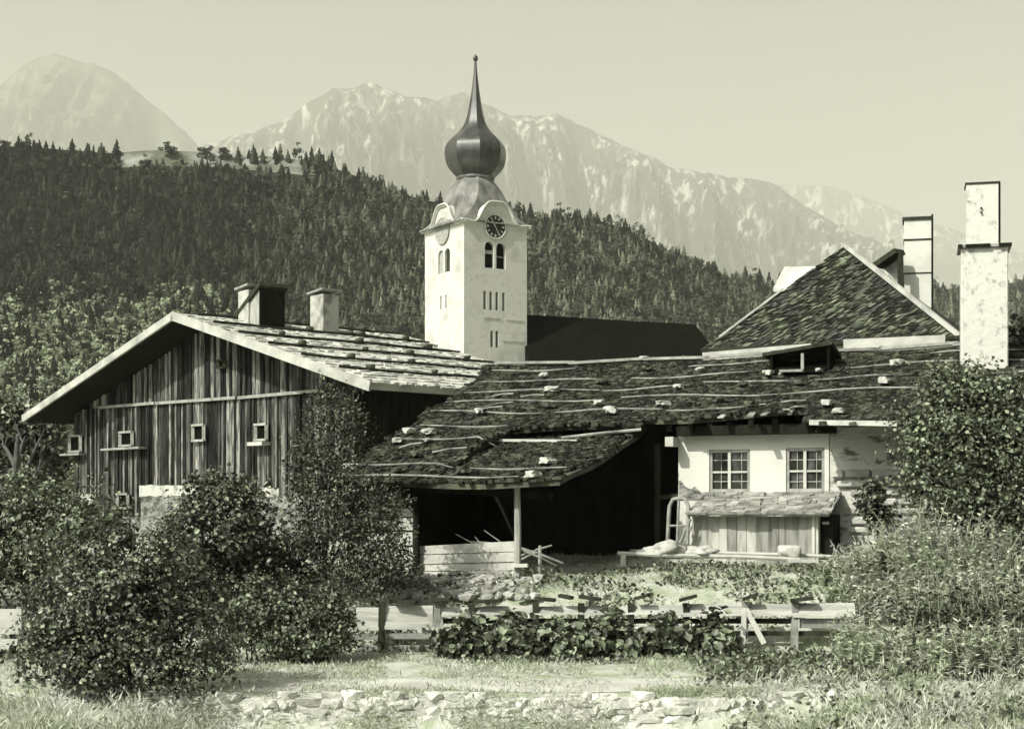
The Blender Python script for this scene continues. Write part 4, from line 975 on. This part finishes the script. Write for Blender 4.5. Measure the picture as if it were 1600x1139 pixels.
# ------------------------------------------------------------------ low lean-to against the house
lt = thing('board_lean_to', 'low silvery board lean-to with shingled roof below the two windows', 'lean-to', fp(.4, 1.1, gzf(.4, 1.1)))
T2 = 1.1; L0, L1 = fs(1080, T2), fs(1272, T2); LR = fs(1298, T2); zf = 2.26
mb = MB(); a = L0; r = random.Random(99)
while a < L1 - .02:
    wd = min(r.uniform(.09, .26), L1-a); fbox(mb, a, a+wd-.008, T2-.13, T2-.10+r.uniform(-.012,.02), 1.05, zf-.05); a += wd
mb.build('board_wall', M['shed_board'], lt)
mb = MB(); fbox(mb, L1+.002, L1+.06, .2, T2-.08, 1.05, zf-.03); fbox(mb, L0-.02, L0-.002, .05, T2-.1, 1.05, zf-.03); fbox(mb, L1-.05, L1+.001, T2-.095, T2-.05, 1.05, zf-.03); mb.build('end_post', M['pale_wood'], lt)
mb = MB(); fbox(mb, L1+.062, LR-.02, .1, T2-.25, 1.05, zf-.02); mb.build('dark_end', M['black_wood'], lt)
mb = MB(); fbox(mb, L1+.1, L1+.22, T2-.25, T2-.235, 2.06, 2.11); mb.build('latch_plate', M['pale_wood'], lt)
pr0 = fp(L0-.03, -.0, 2.66); dwn = (fp(0, T2+.14, 2.27) - fp(0, 0, 2.66)); ln_ = dwn.length; dwn.normalize(); ltn = fu.cross(dwn); ltn = -ltn if ltn.z < 0 else ltn
mb = MB(); q = [fp(L0-.03, .02, 2.64), fp(LR, .02, 2.64), fp(LR, .02, 2.64)+dwn*ln_, fp(L0-.03, .02, 2.64)+dwn*ln_]; mb.hexa([p-ltn*.05 for p in q]+q)
shingles(mb, lambda a, b: fp(L0-.03+a, .03, 2.65) + dwn*b, ltn, 0, ln_, lambda b: 0, lambda b: LR-L0+.03, .14, .09, .34, th=.028, seed=14, ragged=.04, jit=.05, skip=.03)
mb.build('roof', M['lean_shingle'], lt)

# white lattice frame (old gate) leaning at the lean-to's left end
gt = thing('arched_window_frame', 'white arched window frame leaning at the left end of the lean-to', 'window frame', fp(fs(1060, 1.2), 1.2, 1.3))
sA, sB = fs(1043, 1.25), fs(1074, 1.25); zA, zB = fz(sA, 1.25, 850), fz(sA, 1.25, 778)
mb = MB(); P_ = lambda u, v: fp(sA + (sB-sA)*u, 1.25 - .12*v, zA + (zB-zA)*v)
mb.tube([P_(0,0), P_(0,.5), P_(.02,.82), P_(.18,.97), P_(.5,1.0), P_(.82,.97), P_(.98,.82), P_(1,.5), P_(1,0)], .038, 6); mb.build('frame', M['grey_trim'], gt)
mb = MB(); mb.tube([P_(.48,0), P_(.48,.98)], .026, 6); mb.tube([P_(0,.4), P_(1,.4)], .022, 6); mb.tube([P_(1.1,.55), P_(.62,.02)], .03, 6); mb.tube([P_(1.2,.4), P_(.8,.0)], .022, 6); mb.build('bar', M['grey_trim'], gt)

# ------------------------------------------------------------------ pole bench with sacks
YB = 28.1
bn = thing('pole_rack', 'long pole rack on low legs in front of the lean-to', 'rack', at(1150, 893, YB))
MB().tube([at(965, 864, YB), at(1060, 868, YB), at(1160, 870, YB), at(1250, 874, YB)], [.035,.04,.04,.035], 7).build('long_pole', M['pale_wood'], bn)
MB().tube([at(1010, 860, YB+.35), at(1130, 864, YB+.35), at(1240, 867, YB+.3), at(1362, 872, YB+.2)], [.03,.035,.035,.03], 7).build('long_pole', M['pale_wood'], bn)
mb = MB(); mb.bar(at(1232, 876, YB-.06), at(1330, 878, YB-.06), .1, .06); mb.build('long_pole', M['pale_wood'], bn)
for px, yt, yb in ((974, 866, 897), (1145, 870, 897), (1335, 876, 896)): MB().bar(at(px, yt, YB+.02), at(px-2, yb+4, YB+.02), .09, .09).build('leg', M['pale_wood'], bn)
MB().bar(at(1242, 874, YB+.02), at(1244, 900, YB+.02), .09, .09).build('leg', M['dark_wood'], bn)
MB().bar(at(985, 860, YB+.2), at(1040, 862, YB+.2), .3, .04).build('board', M['grey_wood'], bn)
for px, py, rx_, rz_, lab, m in ((1041, 859, .36, .11, 'longer pale sack lying on the pole rack', 'sack'), (1095, 861, .24, .09, 'short pale sack lying on the rack, right of the longer sack', 'sack'), (1233, 862, .21, .15, 'pale pointed stone slab propped at the right end of the rack', 'stone')):
    c = at(px, py, YB+.18); o = MB().stone(c, rx_*1.1, .22, rz_*1.1, int(px), rough=.55 if m == 'sack' else .4, chip=m != 'sack', sub=3).build('cloth_sack' if m == 'sack' else 'stone_slab', M[m], None, smooth=True, origin=c); tag(o, lab, 'sack' if m == 'sack' else 'stone')

# ------------------------------------------------------------------ garden fence
YF = 24.8
fe = thing('garden_fence', 'pale plank garden fence with stubby caps running along the path', 'fence', at(900, 1015, YF))
def fboard(x0, x1, y0, y1, name='board', m='pale_wood', dY=0, th=.05, tilt=.0, wob=0):
    a0, a1, b0, b1 = at(x0, y0, YF+dY), at(x1, y0+wob, YF+dY), at(x0, y1, YF+dY), at(x1, y1+wob, YF+dY); tv = Vector((0, th, 0)); tb = Vector((0, tilt, 0))
    return MB().hexa([b0-tb, b1-tb, b1+tv-tb, b0+tv-tb, a0+tb, a1+tb, a1+tv+tb, a0+tv+tb]).build(name, M[m], fe)
fboard(556, 592, 949, 984, tilt=.04, m='fence_board'); fboard(601, 676, 947, 983, tilt=.04, wob=-1, m='fence_board')
fboard(552, 594, 990, 999, m='grey_wood', th=.08); fboard(608, 690, 989, 998, m='grey_wood', th=.08); fboard(558, 695, 1008, 1016, m='grey_wood', th=.09)
for x0, x1, y0, y1 in ((690, 762, 949, 963), (755, 834, 947, 961), (828, 911, 948, 960), (906, 989, 947, 960), (984, 1071, 945, 959), (1066, 1163, 944, 963), (1160, 1241, 944, 962), (1238, 1336, 943, 964)):
    fboard(x0, x1, y0, y1, tilt=.05, wob=random.uniform(-1.5, 1.5), dY=random.choice((0, -.012)), m='fence_board')
fboard(692, 1240, 966, 974, m='dark_wood', dY=.06); fboard(1250, 1330, 966, 981, m='grey_wood', dY=.02); fboard(690, 1330, 986, 993, m='dark_wood', dY=.06)
for px, m, yt in ((597, 'dark_wood', 942), (683, 'grey_wood', 940), (737, 'dark_wood', 944), (837, 'dark_wood', 942), (908, 'dark_wood', 942), (986, 'dark_wood', 942), (1072, 'dark_wood', 942), (1164, 'grey_wood', 940), (1242, 'grey_wood', 938)):
    mb = MB(); mb.bar(at(px, yt, YF+.02), at(px + random.uniform(-2,2), 1040, YF+.02), .10, .10, up=(0,1,0)); mb.build('post', M[m], fe)
for px, py, wd, tl in ((632, 940, 36, -2), (690, 936, 30, 2), (762, 939, 44, 2), (852, 936, 30, -3), (884, 932, 20, -4), (922, 934, 34, -5), (1003, 932, 22, 6), (1075, 934, 26, 7), (1172, 932, 22, 8), (1253, 936, 36, 4)):
    p, q = at(px-wd/2, py+tl/2, YF-.0), at(px+wd/2, py-tl/2, YF-.05)
    MB().bar(p, q, .22, .05).build('cap', M['dark_wood'], fe)
MB().bar(at(1163, 950, YF-.1), at(1160, 1010, YF-.3), .07, .06, up=(0,1,0)).build('brace', M['pale_wood'], fe)
MB().bar(at(1166, 952, YF-.1), at(1194, 1006, YF-.3), .08, .06, up=(0,1,0)).build('brace', M['pale_wood'], fe)
# pieces of the same kind of fence behind the left bush
f2 = thing('board_rail', 'short pale board rail at the left edge behind the big bush', 'rail', at(10, 1010, 24))
for x0, x1, y0, y1 in ((-60, 34, 951, 990), (-60, 28, 998, 1008)): MB().bar(at(x0, (y0+y1)/2, 24), at(x1, (y0+y1)/2, 24), .05, (y1-y0)*24/F).build('board', M['pale_wood'], f2)
for px in (-40, 20): MB().bar(at(px, 945, 24.06), at(px, 1030, 24.06), .08, .08, up=(0,1,0)).build('post', M['dark_wood'], f2)

# ------------------------------------------------------------------ rubble bank below the shed, retaining wall of the path
rb = MB(); r = random.Random(61)
for i in range(150):
    px = r.uniform(625, 845); py = r.uniform(901, 934); Y = 27.0 - (py-901)/34*1.2; c = at(px, py, Y); c.z = max(c.z, gz(c.x, c.y)); sz = r.uniform(.05, .13)
    rb.stone(c, sz*1.15, sz, sz*.8, 900+i, rough=.3, rot=r.random()*3, sub=1)
o = rb.build('rubble_bank', M['stone'], None, origin=at(730, 920, 26.5)); tag(o, 'bank of loose pale field stones below the shed boards', 'rubble')
wl = thing('retaining_wall', 'rough dry stone retaining wall along the near edge of the path', 'wall', (-.5, 19.9, -.6))
mb = MB(); k = 0
for row in range(8):
    z0 = -.70 + row*.090 + r.uniform(-.006,.006); x = -7.5 + r.uniform(0,.3)
    while x < 7.5:
        wd = r.uniform(.10, .44)*r.uniform(.7,1.2); hh = r.uniform(.10, .135)
        if r.random() > (.45 if row == 7 else .03): k += 1; mb.stone((x+wd/2, 19.86 + r.uniform(-.03,.03) + row*.012, z0+hh/2 + r.uniform(-.015,.015)), wd*.66, .12, hh*.80, 2000+k, rough=.55, sub=1 if k % 3 else 2)
        x += wd*.95
mb.build('stonework', M['wall_stone'], wl)
mb = MB(); mb.hexa([(-7.5,19.86,-.8),(7.5,19.86,-.8),(7.5,20.2,-.8),(-7.5,20.2,-.8),(-7.5,19.88,-.05),(7.5,19.88,-.05),(7.5,20.2,-.04),(-7.5,20.2,-.04)]); mb.build('earth_core', M['path'], wl)

# ------------------------------------------------------------------ plants
def ground_at(px, Y, dz=0): p = at(px, 800, Y); return Vector((p.x, Y, gz(p.x, Y) + dz))
# the big dark bush in front at left
bush('leafy_shrub', 'big dark broad-leaved shrub in the left foreground beside the path', 'shrub', ground_at(215, 20.4),
     [B(195,970,20.4,105,100), B(115,945,20.6,75,95), B(295,1010,20.2,70,62), B(245,905,20.6,62,72), B(155,1045,20.0,95,48), B(85,1020,20.2,60,55), B(325,950,20.8,38,48), B(175,865,20.8,55,52), B(255,1062,19.9,85,38)],
     430, 72, .052, M['leaf_dark'], cr=.095, ratio=.40, seed=3, stems=8, srad=.03, inner=.4)
# brighter bush behind it at the left edge
bush('garden_shrub', 'paler shrub at the left edge behind the big dark bush', 'shrub', ground_at(60, 25),
     [B(60,840,25,75,75), B(15,860,25,55,90), B(110,820,25.2,60,55), B(30,790,25.4,50,50), B(150,815,25.5,45,40), B(-50,850,25,70,90)], 300, 54, .062, M['leaf_mid'], cr=.12, seed=4, stems=6)
# dark shrub before the barn
bush('dark_shrub', 'dense dark shrub standing before the barn footing', 'shrub', ground_at(350, 25.5),
     [B(340,830,25.5,72,70), B(300,860,25.3,60,60), B(385,850,25.6,45,60), B(345,775,25.8,45,38), B(400,800,25.9,28,32), B(395,900,25.6,60,40)], 280, 54, .062, M['leaf_dark'], cr=.11, seed=5, stems=6)
bush('shaded_shrub', 'low shrub in deep shade between the dark shrub and the young tree', 'shrub', ground_at(425, 26.6), [B(430,890,26.6,50,35), B(455,860,26.8,30,25), B(400,880,26.8,40,30)], 90, 30, .08, M['leaf_dark'], cr=.12, seed=15, stems=3)
# young tree before the barn corner
tr = thing('young_tree', 'young feathery tree before the barn corner and shed', 'tree', ground_at(508, 25.6))
r_ = np.random.default_rng(8)
def tree_parts(t, blobs, nclump, nleaf, size, m, cr, ratio, droop, rr, trunk, rad, inner=.3):
    P, Nn, d = foliage_pts(blobs, nclump, nleaf, cr, rr, inner)
    A = norm(d*.6 + rr.normal(size=P.shape)*.7 + np.array([0,0,-droop])); V, Fq = leaf_quads(P, Nn, A, size*rr.uniform(.55,1.35,len(P)), ratio)
    np_obj('crown', V, Fq, m, t)
    mb = MB(); mb.tube(trunk, [rad*(1-.75*i/(len(trunk)-1)) for i in range(len(trunk))], 8)
    q = random.Random(9)
    for b in blobs:
        c = Vector(b[:3]); s0 = trunk[q.randrange(1, len(trunk)-1)]; mb.tube([s0, s0.lerp(c,.55)+Vector((0,0,.1)), c], [rad*.4, rad*.28, rad*.1], 5)
        for _ in range(3):
            e = c + Vector((q.gauss(0,.5)*b[3], q.gauss(0,.5)*b[4], q.gauss(0,.5)*b[5])); mb.tube([s0.lerp(c,.7), e], [rad*.15, rad*.04], 4)
    mb.build('trunk', M['bark'], t)
tree_parts(tr, [B(520,640,25.9,42,34), B(490,690,25.8,36,40), B(545,690,25.9,26,45), B(520,735,25.6,50,34), B(500,790,25.5,50,44), B(570,800,25.5,58,50), B(545,860,25.4,75,50), B(600,860,25.3,42,60), B(480,850,25.5,34,40), B(560,910,25.2,60,28), B(610,905,25.3,30,25), B(480,745,25.6,30,30)],
           480, 40, .062, M['needle'], .10, .26, .25, r_, [ground_at(508,25.6,-.1), at(506,900,25.6), at(512,800,25.6), at(516,700,25.8), at(522,625,25.9)], .05)
# tree standing far left behind the barn
tl_ = thing('old_tree', 'dark old tree at the far left beside the barn gable', 'tree', ground_at(20, 60)); r_ = np.random.default_rng(12)
tree_parts(tl_, [B(40,680,60,45,40), B(0,690,60,50,50), B(75,720,60,28,45), B(-60,670,60,60,60), B(30,740,60,55,40), B(70,670,60,25,25)], 240, 24, .2, M['leaf_dark'], .3, .42, .1, r_, [ground_at(20,60,-.2), at(18,790,50), at(25,730,50), at(28,680,50)], .22)
# big tree at the right
tr2 = thing('elder_tree', 'large leafy tree overhanging the farmhouse at the right edge', 'tree', ground_at(1530, 27.0)); r_ = np.random.default_rng(17)
tree_parts(tr2, [B(1490,640,27.2,65,50), B(1560,640,27.6,75,45), B(1468,690,27.0,55,45), B(1530,705,26.9,95,50), B(1600,680,27.2,80,60), B(1485,745,26.8,58,38), B(1560,770,26.8,85,45), B(1640,740,27.2,80,80), B(1515,600,27.5,35,28), B(1432,665,27.1,26,28), B(1590,620,27.5,40,30), B(1545,815,26.7,60,38), B(1620,815,26.9,60,45), B(1500,780,26.6,40,34), B(1452,748,26.7,36,32), B(1412,722,26.9,20,16), B(1468,598,27.3,20,18), B(1408,655,27,14,14), B(1478,805,26.6,34,26), B(1660,640,27.5,70,60)],
           940, 46, .070, M['leaf_mid'], .13, .42, .1, r_, [ground_at(1530,27,-.1), at(1528,840,27), at(1535,760,27), at(1530,690,27.1), at(1538,620,27.3)], .10)
bush('dark_conifer', 'dark bush rising beside the tall chimney at the right edge', 'bush', at(1610, 640, 33), [B(1605,560,33,26,55), B(1640,570,33,40,60), B(1600,620,33,30,40)], 160, 30, .12, M['leaf_dark'], cr=.13, seed=18, stems=3)
bush('small_shrub', 'small dark shrub in front of the rough white wall', 'shrub', ground_at(1366, 28.2), [B(1362,790,28.2,17,22), B(1366,768,28.3,10,12), B(1376,812,28.1,16,16)], 60, 30, .07, M['leaf_dark'], cr=.08, seed=19, stems=4, srad=.012)
# low bushes in front of the young tree
for i, (px, py, Y, w_, h_, lab) in enumerate([(395,965,23.8,42,62,'low bush at the path edge, left one before the young tree'), (462,975,23.7,48,62,'low bush at the path edge, middle one below the young tree'), (512,968,23.8,30,58,'low bush at the path edge, touching the left end of the fence')]):
    bush('low_bush', lab, 'bush', ground_at(px, Y), [B(px,py,Y,w_,h_*.7), B(px-w_*.5,py+25,Y,w_*.7,h_*.55), B(px+w_*.5,py+22,Y-.1,w_*.7,h_*.6), B(px+4,py-35,Y+.1,w_*.55,h_*.45)], 120, 46, .050, M['leaf_mid'], cr=.08, seed=40+i, stems=4, srad=.015, group='low bushes along the path')
# big-leaved plants climbing over the fence
labs = ['leaning clump just right of the two short lower rails', 'tall dark clump under the third cap', 'broad clump under the middle caps', 'bushy clump right of the middle of the fence', 'wide clump left of the white braces', 'small clump touching the white braces']
for i, (px, py, w_, h_) in enumerate([(728,990,30,34), (795,988,36,42), (865,988,42,42), (945,988,46,45), (1035,988,52,45), (1110,985,36,36)]):
    Y = 24.35; bush('fence_plant', 'big-leaved garden plant, ' + labs[i], 'plant', ground_at(px, Y), [B(px,py+16,Y,w_,h_*.52), B(px-w_*.6,py+20,Y+.05,w_*.6,h_*.42), B(px+w_*.6,py+18,Y-.05,w_*.6,h_*.42), B(px+5,py-10,Y+.1,w_*.22,h_*.42)], 46, 18, .105, M['leaf_mid'], cr=.09, ratio=.48, seed=60+i, stems=4, srad=.012, group='plants growing over the fence', inner=.35)
# tall pale weeds at the right
labs = ['tall pale weed clump against the lean-to end', 'tall pale weed clump below the small dark shrub', 'tall pale weed clump under the left branches of the big tree', 'tall pale weed clump under the trunk of the big tree', 'tall pale weed clump at the right edge under the tree', 'low pale weed clump before the right end of the fence', 'darker weed clump near the right edge, above the pale grass', 'darker weed clump at the right edge, above the pale grass']
def weeds(label, px, ytop, Y, w_, n, lf, m, seed, size=.15, ratio=.22):
    r = np.random.default_rng(seed); b0 = ground_at(px, Y); t = thing('weed_clump', label, 'weeds', b0, 'tall weeds at the right')
    H = at(px, ytop, Y).z - b0.z; W = w_*Y/F; mb = MB(); Ps = []; As = []; Ss = []
    for i in range(n):
        a = r.uniform(0, 6.28); q = W * math.sqrt(r.random()); x = b0.x + q*math.cos(a); y = b0.y + q*.7*math.sin(a); z = gz(x, y)
        h = H * r.uniform(.45, 1.05) * (1 - .25*(q/W)**2); lx, ly = r.normal(0, .20, 2)*h
        p = lambda t_: np.array([x + lx*t_*t_, y + ly*t_*t_, z + h*t_])
        mb.tube([p(-.05), p(.35), p(.7), p(1)], [.010, .009, .006, .003], 4, cap=False)
        tt = r.uniform(.12, 1.0, lf) ** .8; an = r.uniform(0, 6.28, lf)
        for t_, q_ in zip(tt, an):
            Ps.append(p(t_)); As.append((math.cos(q_), math.sin(q_), r.uniform(.1, 1.0) - .2)); Ss.append(size * (1.15 - .6*t_) * r.uniform(.6, 1.3))
    P = np.array(Ps); A = norm(np.array(As)); Nn = norm(np.array([0,0,1.0]) + r.normal(size=P.shape)*.35 - A*A[:,2:3]); Nn = norm(Nn - A*(Nn*A).sum(1)[:,None])
    V, Fq = leaf_quads(P, Nn, A, np.array(Ss), ratio); np_obj('foliage', V, Fq, m, t); mb.build('stem', M['leaf_pale'], t, fixn=False)
for i, a in enumerate([(1322,855,26.3,48,60,26,'leaf_pale'), (1388,812,26.2,50,70,30,'leaf_pale'), (1446,775,26.0,50,80,34,'leaf_pale'), (1512,800,25.8,60,80,34,'leaf_pale'), (1592,800,25.5,65,80,34,'leaf_pale'), (1372,940,23.2,75,80,24,'leaf_pale'), (1474,900,22.9,85,120,30,'leaf_mid'), (1580,900,22.6,85,120,30,'leaf_mid')]):
    weeds(labs[i], *a[:6], M[a[6]], 80+i, ratio=.22 if a[6] == 'leaf_pale' else .28)
for i, a in enumerate([(1420,965,22.4,90,90,22), (1530,955,22.0,90,90,22), (1610,960,21.8,80,80,22), (1350,890,25.6,60,70,22), (1470,850,24.9,75,80,26), (1570,850,24.6,80,80,26)]):
    weeds(['pale weed clump low in front of the weeds near the right edge, leftmost of three', 'pale weed clump in front near the right edge, middle of three', 'pale weed clump in front at the right edge, rightmost of three', 'pale weed clump behind the right end of the fence', 'pale weed clump in the middle of the weed thicket', 'pale weed clump at the right of the weed thicket'][i], *a, M['leaf_pale'], 180+i)

# ground cover and grass: nobody could count it
def cover(name, label, regions, size, ratio, m, up, seed):
    r = np.random.default_rng(seed); Ps = []
    for (x0, x1, y0, y1, n, hh) in regions:
        X = r.uniform(x0, x1, n); Y = r.uniform(y0, y1, n)
        keep = np.array([noise.noise(Vector((a*1.1, b*1.1, seed))) > -.25 + .3*q for a, b, q in zip(X, Y, r.random(n))])
        X, Y = X[keep], Y[keep]; Z = np.array([gz(a, b) for a, b in zip(X, Y)]) + r.random(len(X))**1.5 * hh
        Ps.append(np.stack([X, Y, Z], 1))
    P = np.concatenate(Ps); A = norm(r.normal(size=P.shape)*np.array([1,1,.5]) + np.array([0,0,up])); Nn = norm(np.cross(A, r.normal(size=P.shape)))
    V, Fq = leaf_quads(P, Nn, A, size*r.uniform(.5,1.5,len(P)), ratio); o = np_obj(name, V, Fq, m); tag(o, label, name.replace('_', ' '), kind='stuff'); return o
cover('grass', 'sunlit dry grass on the ground beside the path', [(-9, 12, 21.9, 24.9, 46000, .03), (-7.5, -2.6, 16, 20.2, 26000, .05), (1.9, 8.5, 15.5, 20.3, 36000, .05), (-4, 4, 19.86, 20.6, 9000, .03), (-4.5, 4.5, 19.60, 19.74, 9000, .55), (-9, 9, 20.5, 22, 5000, .01), (-12, 12, 25.0, 34, 60000, .05)], .075, .09, M['grass'], .8, 5)
cover('ground_cover', 'low leafy weeds on the bank and along the path', [(-1.8, 7, 25.2, 28.2, 8000, .10), (-9, -1.5, 24.5, 28, 9000, .2), (2.4, 9, 20.8, 24.4, 10000, .2), (-9, -2.8, 23.6, 24.6, 2200, .1), (-.8, 9, 23.6, 24.6, 3600, .06), (2.6, 8, 17, 20, 3000, .25)], .07, .34, M['leaf_mid'], .5, 6)
cover('tall_grass', 'tall pale grass in the right and left foreground corners', [(3.0, 8.5, 16, 20.2, 16000, .22), (-7.5, -3.3, 16.5, 19.6, 9000, .18), (5.6, 10, 25.4, 28.3, 7000, .4)], .12, .07, M['grass'], 1.3, 8)

# ------------------------------------------------------------------ air
mb = MB(); mb.hexa([(-20000,-150,-8),(20000,-150,-8),(20000,24500,-8),(-20000,24500,-8),(-20000,-150,4600),(20000,-150,4600),(20000,24500,4600),(-20000,24500,4600)])
hm = bpy.data.materials.new('haze'); hm.use_nodes = True; hn = hm.node_tree; hn.nodes.remove(hn.nodes['Principled BSDF'])
pv = hn.nodes.new('ShaderNodeVolumePrincipled'); pv.inputs['Color'].default_value = (.99, .985, .91, 1); pv.inputs['Density'].default_value = .66e-4; pv.inputs['Anisotropy'].default_value = 0
hn.links.new(pv.outputs[0], hn.nodes['Material Output'].inputs['Volume'])
hz = mb.build('haze', hm); hz['kind'] = 'stuff'; hz['label'] = 'pale summer haze over the valley'; hz['category'] = 'haze'
